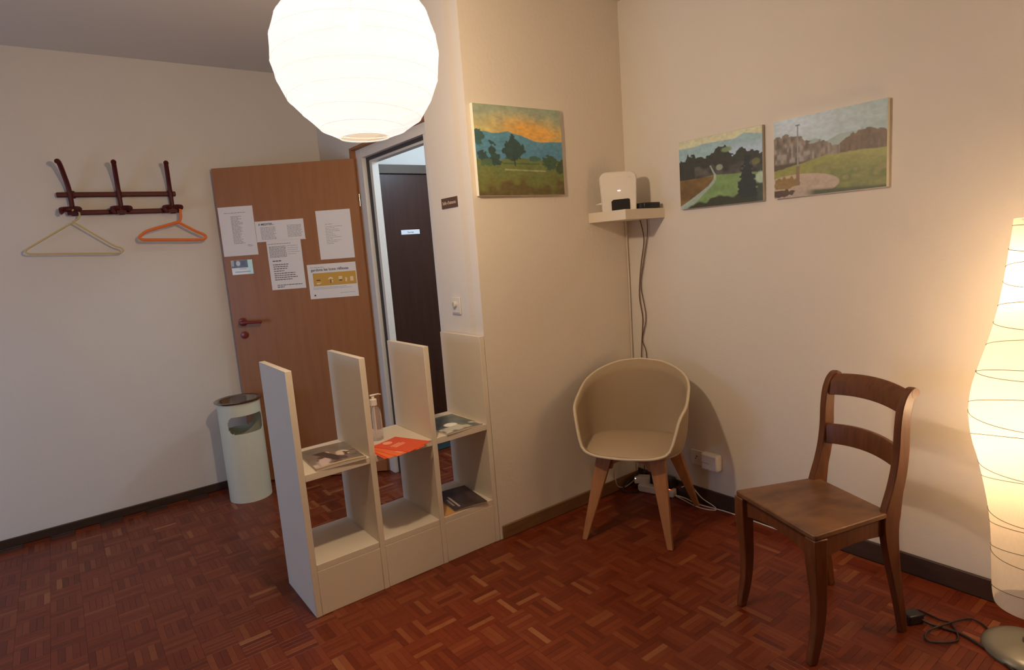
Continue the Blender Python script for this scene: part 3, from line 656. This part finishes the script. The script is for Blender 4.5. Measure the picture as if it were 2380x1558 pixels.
# ---------------------------------------------------------------- paintings
def canvas(name, label, loc, rotz, wd, ht, fn, edge, dep=.020, nx=210, nz=170):
    t = thing(name, label, 'painting', loc, rotz)
    obj('canvas_frame', MB().box((0, -dep, -ht), (wd, -.0005, 0)), edge, t, bevel=.0015)
    painted_sheet('painted_surface', .0012, wd - .0012, -.0012, -ht + .0012, -dep - .0004, nx, nz, fn, M_paint, t); return t
R1 = (176, 146, 116)
def pa1(u, v):
    n = vnoise(u, v, 14, 1) - .5; n2 = vnoise(u, v, 40, 2) - .5; n3 = vnoise(u * .4, v, 60, 3) - .5
    top, mid_, org = A((134, 122, 84), R1), A((176, 138, 68), R1), A((190, 122, 48), R1)
    g_ = np.exp(-(((u - .62 - .25 * (v - .2)) / .34) ** 2 + ((v - .27 - .10 * (u - .5)) / .13) ** 2))
    c = np.ones(u.shape + (3,)) * top; c = put(c, sm(v + .1 * n, .08, .30) * .9, mid_); c = put(c, np.clip(g_ * 1.25 + n * .3 * g_, 0, 1), org)
    ridge = np.interp(u, [0, .1, .16, .2, .28, .36, .42, .5, .57, .66, .74, .85, 1], [.30, .285, .30, .305, .295, .275, .30, .315, .34, .375, .385, .375, .37])
    c = put(c, sm(v - ridge, 0, .008), A((78, 104, 98), R1)); c = put(c, sm(v - ridge, .02, .2) * (.55 + n), A((66, 92, 94), R1))
    fld = .585 + .012 * np.sin(9 * u)
    c = put(c, sm(v - fld, 0, .01), A((92, 86, 38), R1)); c = put(c, sm(v - .68 + n * .15, 0, .2), A((96, 82, 32), R1)); c = put(c, sm(v - .86 + n * .25, 0, .1), A((84, 60, 26), R1))
    c = put(c, sm(.012 - np.abs(v - .70 - .03 * u), 0, .006) * (u > .3) * (u < .78), A((132, 112, 62), R1))
    c = put(c, sm(.010 - np.abs(v - .64), 0, .006) * (u > .28) * (u < .70), A((62, 68, 36), R1))
    def tree(c, cu, cv, ru, rv, k, colr=(46, 56, 42)):
        d = ((u - cu) / ru) ** 2 + ((v - cv) / rv) ** 2 + (vnoise(u, v, 20, k) - .5) * 1.2 + (vnoise(u, v, 48, k + 50) - .5) * .9
        return put(c, sm(1 - d, 0, .15), np.array(A(colr, R1)))
    c = tree(c, .03, .36, .07, .09, 5, (56, 70, 54)); c = tree(c, .07, .56, .06, .07, 6); c = tree(c, .185, .50, .045, .14, 7); c = tree(c, .21, .60, .06, .06, 8)
    c = tree(c, .41, .47, .12, .125, 9); c = tree(c, .39, .56, .07, .05, 10); c = put(c, (np.abs(u - .415 - .1 * (v - .6)) < .009) * (v > .54) * (v < .665), A((48, 50, 34), R1))
    c = tree(c, .66, .58, .07, .03, 11, (60, 76, 54)); c = tree(c, .84, .61, .085, .085, 12, (56, 66, 38)); c = tree(c, .97, .66, .06, .10, 13, (60, 62, 30))
    c = tree(c, .11, .64, .06, .05, 14, (66, 72, 42))
    return c * (1 + .16 * n + .22 * n2 + .18 * n3)[..., None]
R2 = (184, 156, 126)
def pa2(u, v):
    n = vnoise(u, v, 12, 21) - .5; n2 = vnoise(u, v, 36, 22) - .5
    c = np.ones(u.shape + (3,)) * A((184, 160, 112), R2)
    rd = np.interp(u, [0, .2, .3, .5, .7, .78, .82, 1], [.10, .105, .085, .09, .10, .055, .05, .10])
    c = put(c, sm(v - rd, 0, .01), A((134, 140, 122), R2)); c = put(c, sm(v - .16, 0, .1) * (u > .5), A((152, 150, 138), R2))
    tl_ = np.interp(u, [0, .08, .12, .2, .25, .4, .46, .52, .6, .66, .74, .78, .84, 1], [.27, .28, .20, .22, .25, .27, .20, .15, .20, .30, .27, .24, .30, .34]) + n * .06 + n2 * .06
    c = put(c, sm(v - tl_, 0, .012), A((52, 46, 34), R2)); c = put(c, sm(v - .42 + n * .1, 0, .05) * (u > .2), A((70, 58, 44), R2) * (1 + n[..., None]))
    c = put(c, sm(.006 - ((u - .6) ** 2 + (v - .23) ** 2 * 3), 0, .004), A((110, 112, 70), R2))
    c = put(c, sm(.0022 - ((u - .51) ** 2 + (v - .46) ** 2), 0, .001), A((128, 118, 84), R2)); c = put(c, sm(.0025 - ((u - .93) ** 2 + (v - .46) ** 2), 0, .001), A((96, 84, 40), R2))
    lf = np.interp(u, [0, .2, .45, .6, 1], [.615, .58, .55, .57, .60])
    c = put(c, sm(v - lf, 0, .012), A((104, 112, 56), R2)); c = put(c, sm(v - lf, .02, .3) * (.5 + n), A((118, 128, 70), R2))
    px_ = np.interp(v, [.42, .5, .56, .62, .7, .8, .9, 1], [.40, .43, .455, .45, .40, .28, .16, .03])
    c = put(c, (v > .57) * sm(px_ - u, 0, .01), A((106, 72, 34), R2) * (1 + n[..., None] * .4))
    c = put(c, (v > .42) * sm(np.interp(v, [.42, .58, .8, 1], [.012, .018, .045, .10]) - np.abs(u - px_), 0, .01), A((140, 136, 106), R2))
    c = put(c, sm(v - (.93 - .12 * u) + n * .12, 0, .04) * sm(u - px_, .03, .08), A((52, 46, 26), R2))
    d = np.abs(u - .83) - np.interp(v, [.38, .6, .8, .9], [.03, .07, .12, .10]); c = put(c, (v > .36) * (v < .93) * sm(-d - n2 * .06, 0, .01), A((40, 38, 30), R2))
    c = put(c, sm(u - .93, 0, .02) * (v > .5), A((58, 56, 38), R2)); c = put(c, sm(.004 - ((u - .98) ** 2 + (v - .68) ** 2 * .5), 0, .002), A((150, 148, 108), R2))
    return c * (1 + .15 * n + .2 * n2)[..., None]
R3_ = (172, 146, 118)
def pa3(u, v):
    n = vnoise(u, v, 12, 31) - .5; n2 = vnoise(u, v, 40, 32) - .5; n3 = vnoise(u, v * .3, 50, 33) - .5
    c = np.ones(u.shape + (3,)) * A((150, 144, 126), R3_); c = put(c, sm(u, .4, 1) * .8, A((122, 122, 102), R3_)); c = put(c, np.exp(-((u - .18) / .22) ** 2 - ((v - .1) / .12) ** 2) * .7, A((168, 158, 148), R3_))
    hl = np.interp(u, [.25, .4, .5, .6, .7, .8, 1], [.33, .30, .36, .30, .29, .30, .34]); c = put(c, sm(v - hl, 0, .01), A((124, 120, 98), R3_))
    tl_ = np.interp(u, [0, .08, .12, .15, .2, .27, .33, .38, .44, .5, .55, .62, .68, .76, .85, 1], [.20, .21, .18, .22, .245, .25, .33, .36, .33, .36, .40, .40, .34, .29, .30, .335]) + n * .04 + n2 * .04
    c = put(c, sm(v - tl_, 0, .012), A((104, 82, 60), R3_) * (1 + n3[..., None] * .9)); c = put(c, sm(v - tl_, 0, .012) * (u > .62), A((82, 56, 34), R3_) * (1 + n3[..., None] * .6))
    c = put(c, sm(n3, .15, .3) * (u < .4) * sm(v - tl_, .05, .1), A((128, 106, 84), R3_))
    c = put(c, sm(v - .55, 0, .03) * (u < .5), A((72, 54, 34), R3_))
    lf = np.interp(u, [0, .22, .35, .5, .6, .75, 1], [.64, .59, .56, .52, .53, .52, .54]) + n2 * .015
    c = put(c, sm(v - lf, 0, .012), A((120, 104, 42), R3_)); c = put(c, sm(v - lf, .05, .25) * sm(u - .35, 0, .2) * (.7 + n), A((80, 76, 28), R3_))
    c = put(c, sm(n, .1, .3) * sm(v - lf, .05, .1), A((110, 92, 40), R3_))
    e = ((u - .22) / .40) ** 2 + ((v - .87) / .155) ** 2; c = put(c, sm(1 - e, 0, .06), A((148, 116, 84), R3_)); c = put(c, sm(v - .93, 0, .03) * (u < .55 - (v - .93) * 2), A((142, 112, 84), R3_))
    c = put(c, sm(v - (.90 + .06 * u), 0, .03) * sm(u - .30, 0, .1) * (v > .9 + .0 * u), A((64, 58, 30), R3_))
    d = ((u - .12) / .13) ** 2 + ((v - .82) / .09) ** 2 + n2; c = put(c, sm(1 - d, 0, .2), A((118, 82, 36), R3_)); d = ((u - .06) / .14) ** 2 + ((v - .94) / .05) ** 2 + n2; c = put(c, sm(1 - d, 0, .2), A((72, 46, 26), R3_))
    c = put(c, (np.abs(u - .235) < .006) * (v > .10) * (v < .62), A((120, 104, 86), R3_)); c = put(c, (np.abs(u - .235) < .015) * (v > .62) * (v < .86), A((110, 78, 46), R3_)); c = put(c, (np.abs(v - .10) < .01) * (np.abs(u - .235) < .02), A((96, 92, 84), R3_))
    return c * (1 + .14 * n + .2 * n2)[..., None]
canvas('sunset_painting', 'square canvas of an orange sunset over blue hills and trees on the cream wall', (1.598, YA, 2.060), 0, .520, .406, pa1, M_canvas)
canvas('landscape_painting', 'smaller landscape canvas with a pale path between fields, left on the right wall', (XB, 1.970, 1.862), -PI / 2, .445, .326, pa2, M_canvas_g)
canvas('landscape_painting', 'wider landscape canvas with brown woods and a curved track, right on the right wall', (XB, 1.472, 1.861), -PI / 2, .450, .324, pa3, M_canvas, dep=.022)
for (y0_, zt2, ht2, nn) in ((1.970 - .445, 1.862, .326, 4), (1.472 - .450, 1.861, .324, 5)): pass

# ---------------------------------------------------------------- corner shelf, router, set-top box
cs_ = tag(obj('corner_shelf', MB().box((2.292, 2.088, 1.507), (XB - .0005, YA - .0005, 1.557)), M_shelf, bevel=.0015), 'thick white square shelf fixed in the room corner', 'shelf')
rt = thing('router', 'white upright internet router with a rounded front on the corner shelf', 'router', (2.372, 2.200, 1.5575), math.atan2(.133, -.147) + PI)
# local x to the right as seen, y into the corner
def rrect(hw0, hw1, h, r, n=6):
    pts = [(-hw0, 0), (hw0, 0)]
    for k in range(n + 1): a = (PI / 2) * k / n; pts.append((hw1 - r + r * math.cos(a), h - r + r * math.sin(a)))
    for k in range(n + 1): a = PI / 2 + (PI / 2) * k / n; pts.append((-hw1 + r + r * math.cos(a), h - r + r * math.sin(a)))
    return pts
face = lambda sc_, yo: [(a * sc_, yo + b * .10, b * (.5 + .5 * sc_) + (1 - sc_) * .0) for a, b in rrect(.086, .094, .196, .036)]
obj('router_body', MB().loft([face(.94, -.024), face(1.0, -.014), face(1.0, .014), face(.90, .026)], True, True), M_router, rt, ang=30)
win = [(-.040, .0), (.052, .0), (.052, .052), (.046, .056), (-.030, .054), (-.040, .046)]
obj('black_window', MB().prism(win, -.0275, -.0225, lambda a, b, h: (a, h + b * .10, b + .001)), M_black_pl, rt)
obj('status_light', MB().box((-.006, -.0262 + .0098, .0985), (.008, -.020 + .0098, .1005)), M_led, rt, smooth=False)
obj('logo_mark', MB().box((.040, -.0262 + .017, .166), (.054, -.020 + .017, .169)).box((.051, -.0262 + .0165, .160), (.054, -.020 + .0165, .168)).box((.059, -.0262 + .0162, .160), (.064, -.020 + .0162, .163)), M_white_pl, rt, smooth=False)
obj('cable_stub', MB().tube([(-.084, .005, .040), (-.100, .006, .040)], .006, 8).tube([(-.100, .006, .040), (-.116, .006, .037)], .0035, 8), M_cable_w, rt)
st = thing('set_top_box', 'flat black set-top box at the right end of the corner shelf', 'set-top box', (2.502, 2.172, 1.5575), -.10)
bx = MB().prism([(-.048, -.080), (.060, -.080), (.072, .060), (-.048, .060)], 0.0005, .030)
obj('housing', bx, M_black_pl, st, bevel=.004)
obj('front_strip', MB().box((-.0495, -.060, .006), (-.0482, .040, .024)), mat('dark_gloss', (.05, .05, .06), .15), st, smooth=False)
c1 = smooth_path([(2.572, 2.240, 1.506), (2.574, 2.222, 1.40), (2.576, 2.252, 1.26), (2.576, 2.272, 1.10), (2.576, 2.256, .98), (2.576, 2.262, .90), (2.574, 2.276, .74), (2.574, 2.290, .40), (2.568, 2.285, .12), (2.545, 2.27, .05)], 6)
tag(obj('brown_cable', MB().tube(c1, .0028, 8), M_cable_br), 'brown cable running down the wall corner, straighter of the two', 'cable', )
c2 = smooth_path([(2.576, 2.196, 1.506), (2.577, 2.200, 1.42), (2.578, 2.236, 1.27), (2.578, 2.260, 1.15), (2.578, 2.234, .98), (2.578, 2.266, .85), (2.577, 2.240, .75), (2.577, 2.262, .40), (2.570, 2.25, .10), (2.55, 2.235, .05)], 6)
tag(obj('brown_cable', MB().tube(c2, .0024, 8), M_cable_br), 'brown cable down the wall corner that swings out further to the right', 'cable')
tag(obj('white_cable', MB().tube(smooth_path([(2.560, 2.336, 1.506), (2.570, 2.338, 1.2), (2.566, 2.338, .8), (2.570, 2.338, .3), (2.56, 2.33, .08)], 6), .0028, 8), M_cable_w), 'white cable lying in the wall corner beside the brown ones', 'cable')

# ---------------------------------------------------------------- sockets and things behind the shell chair
so = thing('wall_socket', 'square white wall socket low on the right wall', 'socket', (XB, 1.926, .245), -PI / 2)
obj('plate', MB().box((-.041, -.008, -.042), (.041, -.0005, .040)), M_white_pl, so, bevel=.003)
obj('socket_holes', MB().box((-.008, -.0088, .004), (.000, -.0078, .010)).box((-.014, -.0088, -.008), (-.008, -.0078, -.003)), M_ink_dark, so, smooth=False)
ad = thing('plug_adapter', 'white block adapter plugged in right of the wall socket', 'adapter', (XB, 1.832, .247), -PI / 2)
obj('housing', MB().box((-.050, -.045, -.042), (.050, -.0005, .046)), M_white_pl, ad, bevel=.010, seg=3)
obj('seam', MB().box((-.038, -.0458, -.004), (.004, -.0448, -.001)).box((-.012, -.0458, -.040), (-.004, -.0448, -.034)), M_ink, ad, smooth=False)
ps = thing('power_strip', 'white power strip with a red lit switch on the floor behind the shell chair', 'power strip', (2.517, 2.155, 0), -1.30)
obj('housing', MB().box((-.105, -.026, .001), (.105, .026, .040)), M_white_pl, ps, bevel=.006)
obj('red_switch', MB().box((.062, -.010, .0402), (.080, .010, .044)), M_red_led, ps, bevel=.001)
ps2 = thing('power_adapter', 'white transformer block lying behind the shell chair, with a small light', 'adapter', (2.528, 2.268, .030), -.9)
obj('housing', MB().box((-.045, -.028, 0), (.045, .028, .038)), M_white_pl, ps2, bevel=.006)
obj('status_light', MB().box((-.040, -.0285, .030), (-.035, -.0275, .034)), M_led, ps2, smooth=False)
bb = thing('black_adapter', 'black transformer block against the skirting behind the shell chair', 'adapter', (2.540, 2.120, .044), -1.45)
obj('housing', MB().box((-.062, -.026, 0), (.058, .028, .058)), M_black_pl, bb, bevel=.006)
obj('pin_block', MB().box((-.060, -.018, .058), (-.030, .018, .070)), M_black_pl, bb, bevel=.003)
tag(obj('black_cable', MB().tube(smooth_path([(2.52, 2.13, .095), (2.50, 2.20, .12), (2.53, 2.27, .09), (2.46, 2.31, .05), (2.40, 2.30, .006), (2.45, 2.24, .006), (2.52, 2.30, .006)], 6), .005, 8), M_cable_bl), 'looped black cable bundled in the corner under the shell chair', 'cable')
tag(obj('white_cable', MB().tube(smooth_path([(2.515, 2.305, .045), (2.45, 2.325, .012), (2.40, 2.335, .025), (2.38, 2.335, .065), (2.385, 2.336, .12)], 6), .0028, 8), M_cable_w), 'thin white cable rising from the transformer to the cream wall', 'cable')
tag(obj('white_cable', MB().tube(smooth_path([(2.535, 2.045, .015), (2.56, 2.00, .004), (2.545, 1.93, .004), (2.548, 1.86, .004), (2.562, 1.78, .004), (2.566, 1.70, .004), (2.565, 1.60, .004), (2.56, 1.45, .004)], 6), .0032, 8), M_cable_w), 'white power cord running along the dark skirting from the strip', 'cable')
tag(obj('white_cable', MB().tube(smooth_path([(2.560, 2.02, .060), (2.572, 1.97, .078), (2.572, 1.90, .030), (2.565, 1.82, .010), (2.545, 1.80, .004), (2.520, 1.84, .004), (2.515, 1.90, .004), (2.53, 1.98, .006), (2.535, 2.04, .012)], 6), .0028, 8), M_cable_w), 'white cord looping from the transformer over the dark skirting', 'cable')

# ---------------------------------------------------------------- shell armchair
tb = thing('shell_armchair', 'beige moulded shell armchair with wooden legs in the room corner', 'armchair', (2.180, 2.000, 0), math.radians(120))
NA_ = 96; EX = 2.75
def foot(a):                                            # a = 0 at the front (+y)
    rx = .272; ry = .245 if math.cos(a) > 0 else .240
    c_, s_ = math.cos(a), math.sin(a)
    k = (abs(s_ / rx) ** EX + abs(c_ / ry) ** EX) ** (-1 / EX); return k * s_, k * c_
def rim_h(a):
    d = abs(math.degrees((a + PI) % (2 * PI) - PI))
    return float(np.interp(d, [0, 30, 43, 49, 54, 60, 75, 95, 115, 135, 155, 180], [.418, .423, .436, .478, .555, .600, .630, .672, .712, .752, .780, .790]))
def rim_out(a):
    d = abs(math.degrees((a + PI) % (2 * PI) - PI)); return float(np.interp(d, [0, 45, 60, 90, 135, 180], [1.02, 1.03, 1.01, .985, .97, 1.02]))
hs = [np.mean([rim_h(2 * PI * (j + o_) / NA_) for o_ in (-1, -.5, 0, .5, 1)]) for j in range(NA_)]
rings = []
for r, z in ((.02, .398), (.3, .398), (.6, .400), (.86, .404)): rings.append([(foot(2 * PI * j / NA_)[0] * r, foot(2 * PI * j / NA_)[1] * r, z) for j in range(NA_)])
for u in (.04, .12, .25, .4, .55, .7, .85, 1.0):
    ring = []
    for j in range(NA_):
        a = 2 * PI * j / NA_; h_ = float(hs[j]); k = .87 + (rim_out(a) - .87) * (1 - (1 - u) ** 2.2) if h_ < .5 else .875 + .065 * (1 - (1 - u) ** 5) + (rim_out(a) - .94) * u
        X, Y = foot(a); ring.append((X * k, Y * k, .406 + (h_ - .406) * u))
    rings.append(ring)
sh = obj('seat_shell', MB().loft(rings, True, False), M_shell, tb, ang=60)
sh.modifiers.new('thickness', 'SOLIDIFY').thickness = .010
obj('rim', MB().tube([Vector(p) for p in rings[-1]], .0062, 8, loop=True), M_rim, tb)
pad = []
for r, z in ((.02, .426), (.5, .425), (.80, .422), (.872, .417), (.885, .411), (.875, .406)): pad.append([(foot(2 * PI * j / NA_)[0] * r, foot(2 * PI * j / NA_)[1] * r + .012 * r, z) for j in range(NA_)])
obj('seat_pad', MB().loft(pad, True, True), M_pad, tb, ang=60)
for (tx, ty, bx_, by_) in ((.108, .150, .205, .238), (-.138, .150, -.198, .240), (.150, -.130, .272, -.232), (-.150, -.130, -.262, -.252)):
    rr_ = []
    for t_, wx_, wy_ in ((0, .038, .020), (.3, .030, .020), (1, .013, .013)):
        cx2, cy2, cz2 = tx + (bx_ - tx) * t_, ty + (by_ - ty) * t_, .398 * (1 - t_) + .0005
        rr_.append([(cx2 + sx_ * wx_ , cy2 + sy_ * wy_, cz2) for sx_, sy_ in ((-1, -1), (1, -1), (1, 1), (-1, 1))])
    obj('leg', MB().loft(rr_, True, True), M_leg, tb, bevel=.003)
for yb_ in (.150, -.130):
    arch = [(-.125, .396), (-.125, .330)] + [(-.010 + .085 * math.sin(x_), .330 + .050 * math.cos(x_) ** .7) for x_ in np.linspace(-PI / 2 + .05, PI / 2 - .05, 13)] + [(.105, .330), (.105, .396)]
    obj('leg_brace', MB().prism(list(reversed(arch)), yb_ - .010, yb_ + .010, lambda a, b, h: (a, h, b)), M_leg, tb, smooth=False)
obj('seat_mount', MB().box((-.12, -.12, .385), (.12, .14, .3965)), M_black_pl, tb)

# ---------------------------------------------------------------- antique wooden chair
wc = thing('wooden_chair', 'antique dark wooden side chair with a worn plank seat near the floor lamp', 'chair', (2.020, 1.030, 0), math.radians(69.3))
seat_poly = [(-.166, -.168), (.160, -.174), (.192, .163), (.188, .174), (-.194, .176), (-.202, .168)]
obj('seat', MB().prism([(-.172, -.160), (.160, -.172), (.170, -.168), (.196, .165), (.192, .172), (-.196, .176), (-.203, .171)], .437, .455), M_seatw, wc, bevel=.004, seg=3)
def apron(a, b, th, top, depth, arch):
    mb = MB(); n = 14; d = Vector((b[0] - a[0], b[1] - a[1], 0)).normalized(); nn = Vector((-d.y, d.x, 0)) * th / 2
    rr_ = []
    for i in range(n + 1):
        t_ = i / n; p = Vector((a[0] + (b[0] - a[0]) * t_, a[1] + (b[1] - a[1]) * t_, 0)); low = top - depth + arch * math.sin(PI * t_) ** .8
        rr_.append([p - nn + Vector((0, 0, low)), p + nn + Vector((0, 0, low)), p + nn + Vector((0, 0, top)), p - nn + Vector((0, 0, top))])
    return mb.loft(rr_, True, True)
obj('front_apron', apron((-.170, .152), (.166, .146), .018, .4368, .078, .028), M_chair, wc)
obj('side_apron', apron((-.150, -.140), (-.184, .130), .018, .4368, .070, .012), M_chair, wc)
obj('side_apron', apron((.146, -.150), (.176, .130), .018, .4368, .070, .012), M_chair, wc)
obj('back_apron', apron((-.140, -.160), (.138, -.166), .018, .4368, .060, .010), M_chair, wc)
for sx_ in (-1, 1):                                     # front legs, gently curved
    x_ = -.181 if sx_ < 0 else .176
    pts = [(x_, .150, .4365), (x_, .152, .37), (x_, .146, .28), (x_, .142, .20), (x_, .148, .11), (x_, .164, .03), (x_, .170, .0005)]
    sp = smooth_path(pts, 4); rr_ = []
    for i, p in enumerate(sp):
        t_ = i / (len(sp) - 1); hx = .022 - .010 * t_ + (.004 * math.exp(-((t_ - .2) / .12) ** 2)); hy = .026 - .012 * t_
        rr_.append([(p.x - hx, p.y - hy, p.z), (p.x + hx, p.y - hy, p.z), (p.x + hx, p.y + hy, p.z), (p.x - hx, p.y + hy, p.z)])
    obj('leg', MB().loft(rr_, True, True), M_chair, wc, bevel=.004)
for sx_ in (-1, 1):                                     # rear legs run on as back posts with a scrolled top
    x_ = .160 * sx_
    pts = [(x_, -.232, .0005), (x_, -.215, .10), (x_, -.190, .22), (x_, -.170, .34), (x_, -.166, .42), (x_, -.182, .50), (x_, -.202, .58), (x_, -.212, .66), (x_, -.214, .73), (x_, -.220, .79), (x_, -.234, .832), (x_, -.254, .852)]
    sp = smooth_path(pts, 4); rr_ = []
    for i, p in enumerate(sp):
        a_ = sp[max(0, i - 1)]; b_ = sp[min(len(sp) - 1, i + 1)]; tg = (b_ - a_).normalized(); nr_ = Vector((0, tg.z, -tg.y))
        z = p.z; hy = float(np.interp(z, [0, .2, .38, .44, .52, .7, .8, .86], [.013, .018, .030, .034, .025, .022, .020, .017])); hx = float(np.interp(z, [0, .2, .4, .86], [.011, .013, .014, .013]))
        rr_.append([p + nr_ * hy + Vector((-hx, 0, 0)), p + nr_ * hy + Vector((hx, 0, 0)), p - nr_ * hy + Vector((hx, 0, 0)), p - nr_ * hy + Vector((-hx, 0, 0))])
    lg = obj('back_post', MB().loft(rr_, True, True), M_chair, wc, bevel=.003)
    sc_m = MB().lathe([(.017, -.0135), (.019, 0), (.017, .0135)], (0, 0, 0), 20); sc_m.v = [(x_ + z, -.254 + x, .848 + y) for x, y, z in sc_m.v]
    obj('scroll', sc_m, M_chair, lg)
def back_rail(name, zc_, hh, yb_, bow, rise, top_roll=False):
    rr_ = []; n = 20
    for i in range(n + 1):
        t_ = -1 + 2 * i / n; x_ = .149 * t_; y_ = yb_ - bow * (1 - t_ * t_); dz = rise * (1 - t_ * t_)
        prof_ = [(-.009, -hh), (.009, -hh), (.009, hh * .7), (.004, hh), (-.010, hh), (-.012, hh * .7)] if not top_roll else [(-.005, -hh), (.011, -hh), (.004, hh * .3), (-.012, hh * .9), (-.024, hh * 1.05), (-.032, hh * .85), (-.026, hh * .55), (-.014, hh * .2)]
        rr_.append([(x_, y_ + a, zc_ + dz + b) for a, b in prof_])
    obj(name, MB().loft(rr_, True, True), M_chair, wc, bevel=.002, ang=50)
back_rail('top_rail', .818, .038, -.222, .020, .012, True)
back_rail('middle_rail', .630, .038, -.206, .024, .012)

for o in bpy.data.objects:
    if o.name.split('.')[0] in ('print_lines', 'print_column', 'print_block', 'band_icons', 'dark_marks', 'lettering', 'logo_mark', 'socket_holes', 'seam', 'slot_and_shadow_bar'): o['kind'] = 'stuff'
